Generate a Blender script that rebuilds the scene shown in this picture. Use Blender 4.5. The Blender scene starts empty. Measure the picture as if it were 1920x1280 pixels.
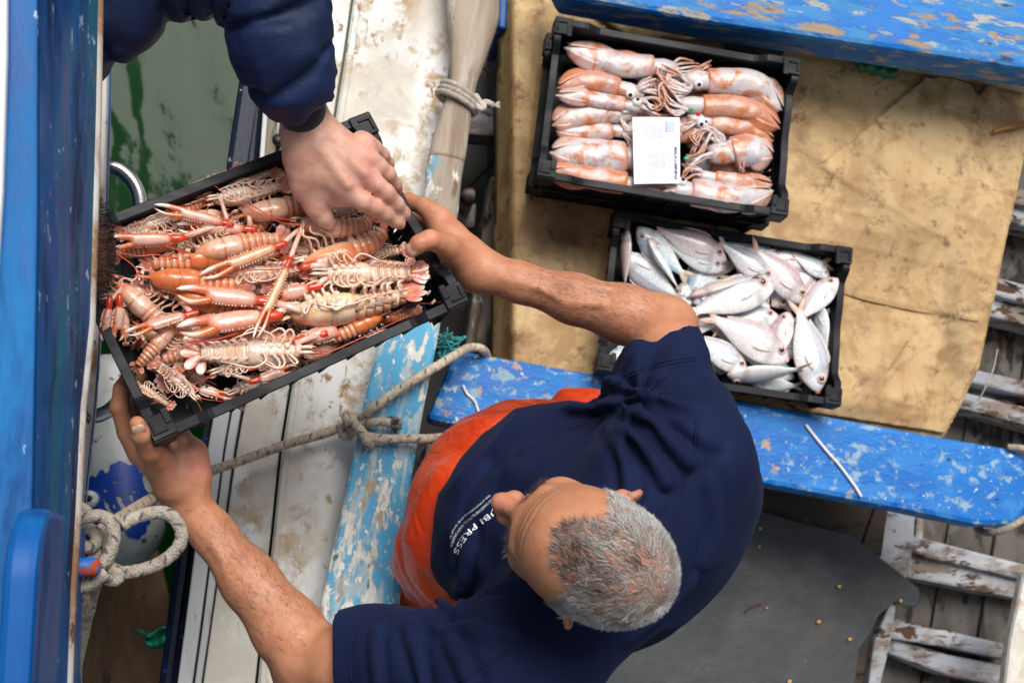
import bpy, math, random
import numpy as np
from mathutils import Vector, Matrix

# ------------------------------------------------------------------ camera, light, exposure
sc = bpy.context.scene
COL = sc.collection
PW, PH, FPX, CAMH = 1920.0, 1280.0, 1920*50/36.0, 3.3
_n = np.array([-400.0, -500.0, -FPX]); _n /= np.linalg.norm(_n)      # straight down, in camera axes
_X = np.array([1.0, 0, 0]) - _n[0]*_n; _X /= np.linalg.norm(_X)
_Z = -_n; _Y = np.cross(_Z, _X)
RCAM = np.stack([_X, _Y, _Z])
cam_d = bpy.data.cameras.new('camera'); cam = bpy.data.objects.new('camera', cam_d); COL.objects.link(cam)
cam_d.lens = 50; cam_d.sensor_width = 36; cam_d.clip_end = 500; cam_d.clip_start = 0.05
cam.matrix_world = Matrix.Translation((0, 0, CAMH)) @ Matrix([list(r) for r in RCAM]).to_4x4()
cam_d.dof.use_dof = True; cam_d.dof.focus_distance = 2.0; cam_d.dof.aperture_fstop = 7.0
sc.camera = cam

SUN_EL, SUN_AZ = math.radians(62), math.radians(75)     # azimuth measured from +X counter-clockwise
world = bpy.data.worlds.new('World'); sc.world = world; world.use_nodes = True
wn = world.node_tree; wn.nodes.clear()
_o = wn.nodes.new('ShaderNodeOutputWorld'); _b = wn.nodes.new('ShaderNodeBackground'); _s = wn.nodes.new('ShaderNodeTexSky')
_h = wn.nodes.new('ShaderNodeHueSaturation')
_s.sky_type = 'NISHITA'; _s.sun_disc = False; _s.sun_elevation = SUN_EL; _s.sun_rotation = math.pi/2 - SUN_AZ
_s.air_density = 1.0; _s.dust_density = 4.0
_h.inputs['Saturation'].default_value = 0.45
_b.inputs['Strength'].default_value = 0.05
wn.links.new(_s.outputs[0], _h.inputs['Color']); wn.links.new(_h.outputs[0], _b.inputs['Color']); wn.links.new(_b.outputs[0], _o.inputs[0])
sun_d = bpy.data.lights.new('sun', 'SUN'); sun = bpy.data.objects.new('sun', sun_d); COL.objects.link(sun)
sun_d.energy = 1.5; sun_d.angle = math.radians(34); sun_d.color = (1.0, 0.96, 0.9)
sun.rotation_euler = (math.pi/2 - SUN_EL, 0, SUN_AZ + math.pi/2)
sc.view_settings.view_transform = 'Standard'; sc.view_settings.look = 'None'
sc.view_settings.exposure = 1.12; sc.view_settings.gamma = 1.0
sc.render.engine = 'CYCLES'
sc.cycles.use_denoising = True
sc.cycles.max_bounces = 6

# ------------------------------------------------------------------ helpers
def P(px, py, z):
    "point of the world at height z seen at photograph pixel (px, py)"
    d = RCAM @ np.array([(px-960)/FPX, -(py-640)/FPX, -1.0])
    t = (z - CAMH)/d[2]
    return np.array([d[0]*t, d[1]*t, z])
def PP(l): return np.array([P(*a) for a in l])
ORG = {}
def tag(o, label=None, cat=None, group=None, kind=None):
    if label: o['label'] = label
    if cat: o['category'] = cat
    if group: o['group'] = group
    if kind: o['kind'] = kind
    return o
def thing(name, label, cat, loc=(0, 0, 0), group=None):
    o = bpy.data.objects.new(name, None); COL.objects.link(o); o.empty_display_size = 0.05
    o.location = Vector([float(v) for v in loc]); ORG[o] = np.array(loc, float)
    return tag(o, label, cat, group)
class MB:
    "collects shapes, then builds ONE mesh object"
    def __init__(s): s.v = []; s.f = []; s.c = []; s.n = 0
    def add(s, v, f, col=(1, 1, 1)):
        v = np.asarray(v, float).reshape(-1, 3); k = len(v)
        c = np.asarray(col, float)
        if c.ndim == 1: c = np.tile(c[:3], (k, 1))
        s.v.append(v); s.c.append(c[:, :3])
        s.f += [[int(i)+s.n for i in q] for q in f]; s.n += k
        return s
    def build(s, name, mat, parent=None, smooth=True, bevel=0, sub=0, angle=None, loc=None):
        V = np.concatenate(s.v) if s.v else np.zeros((0, 3)); Cc = np.concatenate(s.c)
        org = ORG.get(parent, np.zeros(3)) if parent is not None else (np.array(loc, float) if loc is not None else np.zeros(3))
        me = bpy.data.meshes.new(name); me.from_pydata((V-org).tolist(), [], s.f); me.update()
        a = me.color_attributes.new('Col', 'FLOAT_COLOR', 'POINT')
        a.data.foreach_set('color', np.concatenate([Cc, np.ones((len(Cc), 1))], 1).astype(np.float32).ravel())
        if smooth:
            me.polygons.foreach_set('use_smooth', [True]*len(me.polygons))
            if angle: me.set_sharp_from_angle(angle=math.radians(angle))
        o = bpy.data.objects.new(name, me); COL.objects.link(o)
        if mat is not None: me.materials.append(mat)
        if parent is not None: o.parent = parent
        else: o.location = Vector(org.tolist())
        ORG[o] = org
        if bevel:
            m = o.modifiers.new('bevel', 'BEVEL'); m.width = bevel; m.segments = 2; m.limit_method = 'ANGLE'; m.angle_limit = math.radians(40)
        if sub:
            m = o.modifiers.new('sub', 'SUBSURF'); m.levels = sub; m.render_levels = sub
        return o
def box(mb, c, s, R=None, col=(1, 1, 1)):
    q = np.array([[x, y, z] for x in (-.5, .5) for y in (-.5, .5) for z in (-.5, .5)])*np.array(s)
    if R is not None: q = q @ np.asarray(R).T
    mb.add(q+np.array(c), [(0, 1, 3, 2), (4, 6, 7, 5), (0, 4, 5, 1), (2, 3, 7, 6), (0, 2, 6, 4), (1, 5, 7, 3)], col)
def prism(mb, top, depth, col=(1, 1, 1)):
    "extrude a ring of 3-D points straight down by depth"
    top = np.asarray(top, float); k = len(top)
    a = 0.0
    for i in range(k):
        p, q = top[i], top[(i+1) % k]; a += p[0]*q[1]-q[0]*p[1]
    if a < 0: top = top[::-1]
    bot = top - np.array([0, 0, depth])
    f = [list(range(k)), list(range(2*k-1, k-1, -1))]
    for i in range(k):
        j = (i+1) % k; f.append((i, i+k, j+k, j))
    mb.add(np.concatenate([top, bot]), f, col)
def nrm(v): v = np.asarray(v, float); return v/(np.linalg.norm(v)+1e-12)
def resamp(pts, n):
    "Catmull-Rom resampling"
    p = np.asarray(pts, float)
    if len(p) < 3: return np.array([p[0]+(p[-1]-p[0])*t for t in np.linspace(0, 1, n)])
    q = np.concatenate([[2*p[0]-p[1]], p, [2*p[-1]-p[-2]]]); m = len(p)-1
    out = []
    for u in np.linspace(0, m, n):
        i = min(int(u), m-1); t = u-i; a, b, c, d = q[i], q[i+1], q[i+2], q[i+3]
        out.append(.5*(2*b+(c-a)*t+(2*a-5*b+4*c-d)*t*t+(3*b-a-3*c+d)*t**3))
    return np.array(out)
def frames(pts, up=None):
    p = np.asarray(pts, float); T = np.gradient(p, axis=0); T /= np.linalg.norm(T, axis=1)[:, None]+1e-12
    N = []
    if up is None: up = np.array([0, 0, 1.0]) if abs(T[0][2]) < .9 else np.array([1.0, 0, 0])
    u = np.asarray(up, float)
    for t in T:
        u = u-np.dot(u, t)*t; u = nrm(u); N.append(u.copy())
    N = np.array(N); B = np.cross(T, N)
    return T, N, B
def loft(mb, pts, ra, rb=None, n=8, col=(1, 1, 1), up=None, cap=True, prof=None):
    "tube: ra along side (B), rb along up (N); col one colour or one per ring"
    p = np.asarray(pts, float); m = len(p)
    ra = np.broadcast_to(np.asarray(ra, float), (m,)); rb = ra if rb is None else np.broadcast_to(np.asarray(rb, float), (m,))
    T, N, B = frames(p, up)
    th = np.linspace(0, 2*math.pi, n, endpoint=False)
    cs, sn = np.cos(th), np.sin(th)
    if prof is not None: cs, sn = cs*prof(th), sn*prof(th)
    V = p[:, None, :]+B[:, None, :]*(ra[:, None]*cs)[..., None]+N[:, None, :]*(rb[:, None]*sn)[..., None]
    V = V.reshape(-1, 3); f = []
    for i in range(m-1):
        for j in range(n):
            k = (j+1) % n; f.append((i*n+j, i*n+k, (i+1)*n+k, (i+1)*n+j))
    c = np.asarray(col, float)
    if c.ndim == 2: c = np.repeat(c, n, 0)
    elif c.ndim == 3: c = c.reshape(-1, 3)
    else: c = np.tile(c, (m*n, 1))
    if cap:
        V = np.concatenate([V, p[:1], p[-1:]]); c = np.concatenate([c, c[:n].mean(0, keepdims=True), c[-n:].mean(0, keepdims=True)])
        for j in range(n):
            k = (j+1) % n; f.append((m*n, k, j)); f.append((m*n+1, (m-1)*n+j, (m-1)*n+k))
    mb.add(V, f, c)
def ball(mb, c, r, col=(1, 1, 1), R=None, n=10, m=7):
    r = np.broadcast_to(np.asarray(r, float), (3,)); V = []; f = []
    for i in range(m+1):
        a = math.pi*i/m
        for j in range(n):
            b = 2*math.pi*j/n; V.append((math.sin(a)*math.cos(b), math.sin(a)*math.sin(b), math.cos(a)))
    for i in range(m):
        for j in range(n):
            k = (j+1) % n; f.append((i*n+j, (i+1)*n+j, (i+1)*n+k, i*n+k))
    V = np.array(V)*r
    if R is not None: V = V @ np.asarray(R).T
    mb.add(V+np.array(c), f, col)
def grid_faces(a, b):
    return [(i*b+j, i*b+j+1, (i+1)*b+j+1, (i+1)*b+j) for i in range(a-1) for j in range(b-1)]
def hsh(p, s):
    v = np.sin(p @ np.array([127.1, 311.7, 74.7])+s*17.13)*43758.5453
    return v-np.floor(v)
def vnoise(p, scale=1.0, seed=0):
    "value noise, -1..1"
    p = np.asarray(p, float)*scale+seed*3.17; i = np.floor(p); f = p-i; f = f*f*(3-2*f); r = 0
    for dx in (0, 1):
        for dy in (0, 1):
            for dz in (0, 1):
                w = (f[:, 0] if dx else 1-f[:, 0])*(f[:, 1] if dy else 1-f[:, 1])*(f[:, 2] if dz else 1-f[:, 2])
                r = r+w*hsh(i+np.array([dx, dy, dz]), seed)
    return 2*r-1
def fbm(p, scale=1.0, seed=0, o=3):
    r = 0; a = 1; t = 0
    for k in range(o):
        r = r+a*vnoise(p, scale*2**k, seed+k*7); t += a; a *= .5
    return r/t

# ------------------------------------------------------------------ materials
class NT:
    def __init__(s, name):
        s.m = bpy.data.materials.new(name); s.m.use_nodes = True; s.t = s.m.node_tree; s.t.nodes.clear()
        s.out = s.N('ShaderNodeOutputMaterial'); s.b = s.N('ShaderNodeBsdfPrincipled'); s.L(s.b.outputs[0], s.out.inputs[0])
    def N(s, k, **kw):
        n = s.t.nodes.new(k)
        for a, v in kw.items(): setattr(n, a, v)
        return n
    def L(s, a, b): s.t.links.new(a, b)
    def coord(s, rot=0, stretch=(1, 1, 1)):
        tc = s.N('ShaderNodeTexCoord'); mp = s.N('ShaderNodeMapping'); mp.vector_type = 'TEXTURE'
        mp.inputs['Rotation'].default_value = (0, 0, rot); mp.inputs['Scale'].default_value = stretch
        s.L(tc.outputs['Object'], mp.inputs[0]); return mp.outputs[0]
    def noise(s, co, scale, detail=4, rough=.6, dist=0):
        n = s.N('ShaderNodeTexNoise'); n.inputs['Scale'].default_value = scale; n.inputs['Detail'].default_value = detail
        n.inputs['Roughness'].default_value = rough; n.inputs['Distortion'].default_value = dist
        s.L(co, n.inputs['Vector']); return n.outputs[0]
    def ramp(s, x, a, b, lo=0, hi=1):
        m = s.N('ShaderNodeMapRange'); m.interpolation_type = 'SMOOTHSTEP'; s.L(x, m.inputs[0])
        m.inputs[1].default_value = a; m.inputs[2].default_value = b; m.inputs[3].default_value = lo; m.inputs[4].default_value = hi
        return m.outputs[0]
    def mix(s, f, a, b, mode='MIX'):
        m = s.N('ShaderNodeMix', data_type='RGBA', blend_type=mode)
        for sock, v in ((m.inputs[0], f), (m.inputs[6], a), (m.inputs[7], b)):
            if isinstance(v, (int, float)): sock.default_value = v
            elif isinstance(v, (tuple, list)): sock.default_value = tuple(v)+((1,) if len(v) == 3 else ())
            else: s.L(v, sock)
        return m.outputs[2]
    def bump(s, h, strength, dist=.002, nin=None):
        b = s.N('ShaderNodeBump'); b.inputs['Strength'].default_value = strength; b.inputs['Distance'].default_value = dist
        s.L(h, b.inputs['Height'])
        if nin is not None: s.L(nin, b.inputs['Normal'])
        return b.outputs[0]
    def fin(s, col, rough=.5, nor=None, **kw):
        i = s.b.inputs
        if isinstance(col, (tuple, list)): i['Base Color'].default_value = tuple(col)+(1,)
        else: s.L(col, i['Base Color'])
        if isinstance(rough, (int, float)): i['Roughness'].default_value = rough
        else: s.L(rough, i['Roughness'])
        if nor is not None: s.L(nor, i['Normal'])
        for k, v in kw.items(): i[k.replace('_', ' ')].default_value = v
        return s.m
def mat_peel(name, base, layers, rot=0, stretch=(1, 1, 1), rough=.5, bump=.5, base2=None):
    "paint over wood: every layer = (colour, scale, threshold, softness, own stretch or None)"
    t = NT(name); c0 = t.coord(rot, stretch)
    col = t.mix(t.ramp(t.noise(c0, 6, 3), .3, .7), base, base2 or tuple(v*.8 for v in base)); hs = None
    for (c, scl, thr, soft, st) in layers:
        co = c0 if st is None else t.coord(rot, st)
        n = t.noise(co, scl, 6, .65, .3); lo = t.N('ShaderNodeMath', operation='MULTIPLY_ADD'); lo.inputs[1].default_value = .34; t.L(t.noise(c0, 2.2+scl*.09, 3, .6, .5), lo.inputs[0])
        sb = t.N('ShaderNodeMath', operation='SUBTRACT'); sb.inputs[1].default_value = .165; t.L(n, lo.inputs[2]); t.L(lo.outputs[0], sb.inputs[0]); k = t.ramp(sb.outputs[0], thr-soft, thr+soft)
        v = t.noise(co, scl*3.1, 3)
        cc = t.mix(v, tuple(x*.75 for x in c), tuple(min(1, x*1.2) for x in c))
        col = t.mix(k, col, cc)
        if hs is None: hs = k
        else:
            m = t.N('ShaderNodeMath', operation='MAXIMUM'); t.L(hs, m.inputs[0]); t.L(k, m.inputs[1]); hs = m.outputs[0]
    fine = t.noise(c0, 160, 4)
    m = t.N('ShaderNodeMath', operation='MULTIPLY_ADD'); m.inputs[1].default_value = -1.0
    t.L(hs, m.inputs[0]); t.L(fine, m.inputs[2])
    return t.fin(col, t.ramp(hs, 0, 1, rough, min(1, rough+.3)), t.bump(m.outputs[0], bump, .0015), Specular_IOR_Level=.28)
def mat_vc(name, rough=.4, nscale=60, namt=.25, bump=.15, bscale=None, sss=0, coat=0, spec=.5, sheen=0):
    t = NT(name); a = t.N('ShaderNodeVertexColor'); a.layer_name = 'Col'; co = t.coord()
    n = t.noise(co, nscale, 4)
    k = t.ramp(n, .25, .75, 1-namt, 1+namt)
    v = t.N('ShaderNodeVectorMath', operation='SCALE'); t.L(a.outputs[0], v.inputs[0]); t.L(k, v.inputs['Scale'])
    nb = t.noise(co, bscale or nscale*3, 4)
    kw = dict(Coat_Weight=coat, Coat_Roughness=.15, Specular_IOR_Level=spec)
    if sss: kw['Subsurface_Weight'] = sss; kw['Subsurface_Scale'] = .006
    if sheen: kw['Sheen_Weight'] = sheen
    m = t.fin(v.outputs[0], rough, t.bump(nb, bump, .002), **kw)
    if sss: t.b.inputs['Subsurface Radius'].default_value = (1, .35, .2)
    return m
# ------------------------------------------------------------------ water and the two boats
def ang(a, b):
    p, q = P(*a), P(*b); return math.atan2(q[1]-p[1], q[0]-p[0])
DIRP = ang((560, 1280, .6), (760, 0, .6))                 # run of the gunwale planks
DIRT = ang((800, 740, .5), (1900, 930, .5))               # run of the thwarts
M = {}
M['white_plank'] = mat_peel('chipped white paint', (.84, .84, .82), [
    ((.48, .34, .20), 18, .56, .08, (1, 1, 1)), ((.33, .19, .10), 42, .63, .04, (1.5, 1, 1)), ((.62, .58, .50), 5, .52, .10, (1, 1, 1)), ((.05, .05, .07), 70, .71, .012, (1, 1, 1)),
    ((.02, .10, .36), 22, .735, .006, (1, 1, 1)), ((.40, .14, .04), 13, .735, .02, (1, 1, 1))], DIRP, (2.2, 1, 1), .5, .5, (.66, .67, .66))
M['white_edge'] = mat_peel('greyed white paint', (.66, .67, .66), [
    ((.30, .24, .18), 14, .56, .06, (3, 1, 1)), ((.10, .08, .07), 40, .66, .03, (3, 1, 1))], DIRP, (2.5, 1, 1), .55, .5, (.5, .5, .5))
M['blue_paint'] = mat_peel('worn bright blue paint', (.002, .115, .44), [
    ((.03, .20, .55), 20, .53, .07, None), ((.25, .38, .50), 40, .585, .05, (1.2, 1, 1)), ((.62, .66, .68), 60, .665, .015, (1, 1, 1)),
    ((.42, .30, .22), 22, .655, .012, (1, 1, 1)), ((.03, .05, .10), 50, .70, .012, (1, 1, 1))], DIRT, (1.8, 1, 1), .38, .45, (.004, .17, .54))
M['blue_worn'] = mat_peel('weathered blue paint on wood', (.003, .14, .48), [
    ((.06, .24, .52), 26, .52, .06, (3, 1, 1)), ((.38, .39, .38), 44, .575, .03, (3, 1, 1)), ((.33, .25, .18), 34, .62, .02, (4, 1, 1)),
    ((.05, .06, .10), 40, .66, .02, (4, 1, 1))], DIRT, (2.5, 1, 1), .5, .6, (.005, .19, .64))
M['wall_blue'] = mat_peel('glossy blue bulwark paint', (.001, .050, .22), [
    ((.001, .10, .34), 6, .50, .12, (1, 2.5, 1)), ((.012, .16, .27), 9, .57, .09, (1, 5, 1)), ((.001, .018, .08), 12, .57, .10, (1, 4, 1)), ((.35, .17, .10), 36, .67, .012, None), ((.45, .58, .70), 46, .665, .016, (1, 1.6, 1)), ((.03, .03, .04), 60, .71, .012, (1, 2, 1))],
    0, (1, 1.5, 1), .42, .2, (.003, .085, .33))
M['wall_light'] = mat_peel('lighter blue top paint', (.001, .058, .23), [  # the paint itself a lighter blue, for top, bracket and peg plate
    ((.012, .17, .44), 10, .52, .12, (1, 5, 1)), ((.001, .05, .20), 14, .58, .10, (1, 4, 1)), ((.40, .22, .15), 30, .72, .01, None), ((.6, .72, .8), 30, .70, .015, None)], 0, (1, 2, 1), .42, .2, (.001, .088, .33))
M['hull_dark'] = mat_peel('dark navy hull paint', (.006, .012, .035), [
    ((.01, .06, .28), 20, .60, .02, (1, 2, 1)), ((.5, .45, .4), 36, .70, .012, None), ((.4, .1, .05), 26, .72, .012, None), ((.3, .32, .33), 50, .70, .015, None)], DIRP, (2, 1, 1), .45, .4)
M['rust_strip'] = mat_peel('rusty white rubbing strip', (.58, .56, .53), [
    ((.25, .13, .06), 10, .56, .06, (1, 2.5, 1)), ((.06, .04, .03), 30, .64, .03, None)], 0, (1, 2, 1), .5, .4, (.42, .38, .34))
M['old_wood'] = mat_peel('bare grey wood', (.20, .165, .13), [
    ((.08, .06, .045), 18, .55, .06, (6, 1, 1)), ((.45, .45, .43), 12, .60, .03, (3, 1, 1)), ((.03, .025, .02), 30, .66, .03, (4, 1, 1))], DIRP, (5, 1, 1), .75, .6, (.30, .26, .21))
M['rib_white'] = mat_peel('flaking white rib paint', (.43, .44, .45), [
    ((.24, .19, .155), 17, .49, .05, (2.5, 1, 1)), ((.09, .05, .03), 30, .57, .03, (2, 1, 1)), ((.02, .018, .015), 34, .64, .03, (2, 1, 1)), ((.36, .38, .42), 8, .55, .08, (2, 1, 1))], DIRT+.12, (2.2, 1, 1), .6, .7, (.29, .30, .31))
M['bilge'] = mat_peel('grimy hull planking', (.055, .048, .040), [
    ((.13, .12, .11), 11, .56, .06, (1, 2, 1)), ((.03, .026, .02), 14, .56, .05, (1, 2, 1)), ((.16, .09, .05), 20, .66, .02, None)], 0, (1, 2, 1), .6, .6, (.12, .11, .095))
M['dark_under'] = NT('wet black timber').fin((.012, .011, .010), .6)
M['brown_board'] = mat_peel('brown weathered board', (.15, .085, .040), [
    ((.23, .15, .085), 10, .55, .06, (1, 3, 1)), ((.02, .03, .10), 26, .64, .012, None), ((.55, .53, .5), 40, .72, .012, None), ((.03, .02, .015), 12, .62, .04, None)], 0, (1, 3, 1), .6, .5, (.19, .11, .055))
_t = NT('stainless tube'); M['steel'] = _t.fin((.55, .55, .56), .22, Metallic=1.0)
M['black'] = NT('scupper hole dark').fin((.008, .008, .009), .5)

# water: dark green, reflecting the sky, slow ripples
_t = NT('harbour water'); _co = _t.coord(0, (1, 1.3, 1))
_n1 = _t.noise(_co, 3.2, 2, .5, .8); _n2 = _t.noise(_co, 24, 2, .5, .2)
_m = _t.N('ShaderNodeMath', operation='MULTIPLY_ADD'); _m.inputs[1].default_value = .05; _t.L(_n2, _m.inputs[0]); _t.L(_n1, _m.inputs[2])
_t.fin((.001, .026, .004), .07, _t.bump(_m.outputs[0], .23, .05), IOR=1.33, Specular_IOR_Level=.22)
M['water'] = _t.m
mb = MB(); g = np.linspace(-30, 30, 7)
mb.add([(x, y, -.6) for x in g for y in g], [[q[0], q[3], q[2], q[1]] for q in grid_faces(7, 7)])
tag(mb.build('water', M['water']), 'dark green harbour water between the two boats', None, kind='structure')

# ---- small fishing boat
boat = thing('fishing_boat', 'old wooden fishing boat with white gunwale, blue thwarts and worn white ribs', 'boat', P(1100, 900, -.3))
def ppoly(l, z): return [P(x, y, z) for x, y in l]
def plank(name, l, z, d, mat, bevel=.004, label=None, parent=boat):
    m = MB(); prism(m, ppoly(l, z), d); o = m.build(name, mat, parent, smooth=False, bevel=bevel)
    if label: o['label'] = label
    return o
def lerp(a, b, t): return a+(b-a)*t
def edge(l, y):
    for (x0, y0), (x1, y1) in zip(l, l[1:]):
        if y0 <= y <= y1: return lerp(x0, x1, (y-y0)/(y1-y0))
    return l[-1][0]
def strip(name, L, Rr, z, d, mat, bevel=.003, ys=(-60, 120, 300, 480, 660, 840, 1020, 1180, 1330)):
    return plank(name, [(edge(L, y), y) for y in ys]+[(edge(Rr, y), y) for y in ys[::-1]], z, d, mat, bevel)
eA = [(672, -60), (640, 160), (530, 830), (478, 1330)]
strip('gunwale_plank', eA, [(864, -60), (838, 170), (800, 400), (700, 800), (560, 1330)], .60, .05, M['white_plank'])
strip('gunwale_plank', [(590, -60), (566, 160), (443, 850), (381, 1280), (374, 1330)], [(x-5, y) for x, y in eA], .585, .045, M['white_plank'])
strip('gunwale_lip', [(x+3, y) for x, y in eA], [(x+15, y) for x, y in eA], .607, .02, M['white_plank'])
strip('gunwale_strip', [(562, -60), (545, 160), (421, 850), (366, 1280), (358, 1330)], [(584, -60), (560, 160), (438, 850), (379, 1280), (370, 1330)], .57, .05, M['white_edge'])
strip('gunwale_strip', [(505, -60), (497, 200), (488, 290), (395, 800), (333, 1280), (326, 1330)], [(556, -60), (538, 160), (417, 850), (361, 1280), (353, 1330)], .578, .05, M['white_edge'])
strip('hull_side', [(470, -60), (455, 100), (425, 300), (392, 780), (335, 1000), (298, 1280), (290, 1330)], [(520, -60), (497, 200), (488, 290), (395, 800), (334, 1280), (326, 1330)], .50, 1.2, M['hull_dark'], .012)
m = MB(); c = P(521, 261, .592); loft(m, [c-np.array([0, 0, .03]), c], .011, n=14); m.build('scupper_hole', M['black'], boat)  # solid black disc: the dark inside the hole is put into its colour
strip('timber', [(512, -60), (508, 200), (492, 330)], [(530, -60), (528, 200), (512, 330)], .588, .03, M['old_wood'], ys=(-60, 120, 300))
# hull bottom planks and inner side, seen on the right and left of the platform
m = MB()
prism(m, ppoly([(760, -200), (2250, -200), (2250, 1500), (520, 1500)], -.12), .06)
m.build('hull_bottom', M['dark_under'], boat, smooth=False)
rng = random.Random(3)
for k in range(7):                                           # fore-and-aft planking lying in the bilge on the right
    x0 = 1560+k*92
    l = [(x0+2-.16*(y-640)*0, y) for y in (-100, 400, 800, 1400)]
    L = [(x0+2+ (640-y)*.17, y) for y in (-100, 400, 800, 1400)]; Rr = [(x+88+rng.uniform(-2, 2), y) for x, y in L]
    plank('hull_plank', L+Rr[::-1], -.045+.004*(k % 3)+.012*k, .04, M['bilge'], .004)
def rib(y, dy, z, x0, x1, w=42, sl=.235, mat='rib_white'):
    pts = []
    for x in (x0, (x0+x1)/2, x1): pts.append((x, y+(x-1700)*sl+rng.uniform(-6, 6)))
    bot = [(x+rng.uniform(-4, 4), yy+w+rng.uniform(-9, 7)) for x, yy in pts]
    plank('rib', pts+bot[::-1], z, .09, M[mat], .008)
for (y, z, x0, x1) in [(300, .12, 1845, 2200), (480, .12, 1800, 2200), (665, .12, 1755, 2200), (1000, .10, 1712, 2200), (1162, .10, 1668, 1900), (1300, .10, 1640, 1900)]:
    rib(y, 0, z, x0, x1, 34); rib(y+40, 0, z-.025, x0-12, x1, 40)
plank('plank', [(1655, 955), (1717, 955), (1713, 1030), (1700, 1085), (1640, 1050)], .10, .06, M['rib_white'], .005)
plank('plank', [(1720, 970), (1733, 972), (1730, 1030), (1716, 1028)], .06, .06, M['rib_white'], .005)
plank('plank', [(1672, 1125), (1682, 1130), (1672, 1200), (1640, 1330), (1622, 1330), (1640, 1200)], .11, .07, M['rib_white'], .005)
plank('side_timber', [(1922, 1070), (1960, 1060), (1960, 1330), (1880, 1330), (1895, 1200)], .30, .04, M['white_plank'], .01)
# framing seen in the dark gap between oar and platform, and between oar and trousers
plank('frame_timber', [(920, 330), (944, 330), (944, 650), (872, 650)], .16, .1, M['old_wood'], .006)
plank('frame_timber', [(845, 190), (940, 205), (936, 255), (835, 250)], .14, .08, M['rib_white'], .006)
plank('frame_timber', [(800, 830), (838, 838), (830, 905), (790, 905)], .2, .1, M['rib_white'], .006)
plank('frame_timber', [(790, 912), (870, 905), (850, 985), (775, 985)], .17, .1, M['rib_white'], .006)
m = MB(); c = P(868, 392, .14); loft(m, [c, c+np.array([0, 0, .10]), c+np.array([0, 0, .13]), c+np.array([0, 0, .14])], [.017, .017, .013, .004], n=14); m.build('peg', M['rib_white'], boat)
plank('frame_timber', [(848, 385), (894, 380), (890, 425), (842, 432)], .15, .08, M['rib_white'], .006)
# platform that carries the tarpaulin
plank('platform', [(955, -120), (1900, -120), (1850, 500), (1770, 800), (960, 690)], .415, .40, M['dark_under'], .01)
# thwarts
def beam(name, U, Lw, z, d, mat, label):
    o = plank(name, U+Lw[::-1], z, d, mat, .012, label)
    return o
beam('thwart', [(856, 655), (1000, 680), (1370, 746), (1760, 818), (1905, 842), (1932, 862), (1940, 900)],
     [(800, 786), (980, 826), (1410, 903), (1690, 955), (1830, 985), (1900, 985), (1932, 955)], .50, .07, M['blue_paint'], 'blue thwart with chipped paint across the middle of the boat')
beam('thwart', [(1020, -90), (1500, -90), (2050, -90)], [(1060, -8), (1350, 44), (2050, 148)], .66, .10, M['blue_worn'], 'thicker weathered blue thwart at the top')
plank('thwart_knee', [(938, -60), (956, -60), (950, 55), (934, 52)], .40, .2, M['wall_blue'], .005)
plank('floor_board', [(1000, 800), (1662, 950), (1650, 1040), (1640, 1100), (1600, 1400), (700, 1400), (760, 900)], .03, .05, M['old_wood'], .005)
plank('floor_board', [(1414, 903), (1666, 950), (1660, 985), (1412, 930)], .09, .06, M['old_wood'], .005)

# ---- big blue boat alongside
big = thing('blue_boat', 'larger blue boat alongside with an overhanging bulwark and rusty white rubbing strip', 'boat', P(60, 640, -.3))
Lf = [(-320, -200), (-320, 1500)]
xs_b = [(70, -200), (70, 400), (62, 800), (50, 1500)]
xs_r = [(184, -200), (182, 100), (167, 600), (150, 760), (140, 960), (130, 1120), (116, 1500)]
ys = [-200, 0, 200, 400, 600, 760, 960, 1120, 1300, 1500]
top = [P(edge(xs_b, y), y, 1.85) for y in ys]; low = [P(edge(xs_r, y), y, 1.60) for y in ys]; lft = [P(-160, y, 1.852) for y in ys]
def sheet(rows, th, name, mat, parent, bevel=0):
    m = MB(); a, b = len(rows), len(rows[0]); V = np.array([p for r in rows for p in r]); V2 = V-np.array([0, 0, th]); k = len(V)
    f = grid_faces(a, b); F = [q[::-1] for q in f]+[[i+k for i in q] for q in f]
    per = [i for i in range(b)]+[i*b+b-1 for i in range(1, a)]+[(a-1)*b+j for j in range(b-2, -1, -1)]+[i*b for i in range(a-2, 0, -1)]
    for i, p in enumerate(per):
        q = per[(i+1) % len(per)]; F.append((p, q, q+k, p+k))
    m.add(np.concatenate([V, V2]), F); return m.build(name, mat, parent, smooth=False, bevel=bevel)
sheet([lft, top], .035, 'bulwark_top', M['wall_light'], big, .004)
sheet([[p+np.array([.001, 0, -.002]) for p in top], low], .03, 'bulwark_side', M['wall_blue'], big, .004)
m = MB(); loft(m, [p+np.array([0, 0, -.012]) for p in low], .006, n=8); m.build('bulwark_edge', M['rust_strip'], big)
m = MB(); prism(m, [P(-160, -200, 1.87), P(14, -200, 1.87), P(12, 100, 1.87), P(4, 360, 1.87), P(-12, 600, 1.87), P(-160, 600, 1.87)], .015); m.build('coping', NT('white coping paint').fin((.8, .8, .8), .4), big, smooth=False, bevel=.004)
st = [(206, -200), (203, 100), (195, 380), (182, 640), (170, 790), (152, 920), (140, 1500)]
m = MB(); prism(m, [P(edge(st, y)-45, y, .95) for y in ys]+[P(edge(st, y), y, .95) for y in ys[::-1]], .06); m.build('rubbing_strip', M['rust_strip'], big, smooth=False, bevel=.006)
m = MB(); _t1 = [P(edge(st, y)-130, y, .93) for y in ys]+[P(edge(st, y)+9, y, .93) for y in ys[::-1]]; prism(m, _t1, 1.6)
_k = len(_t1); m.v[0][_k:, 0] -= .42; m.build('hull', M['wall_blue'], big, smooth=False, bevel=.01)
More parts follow.
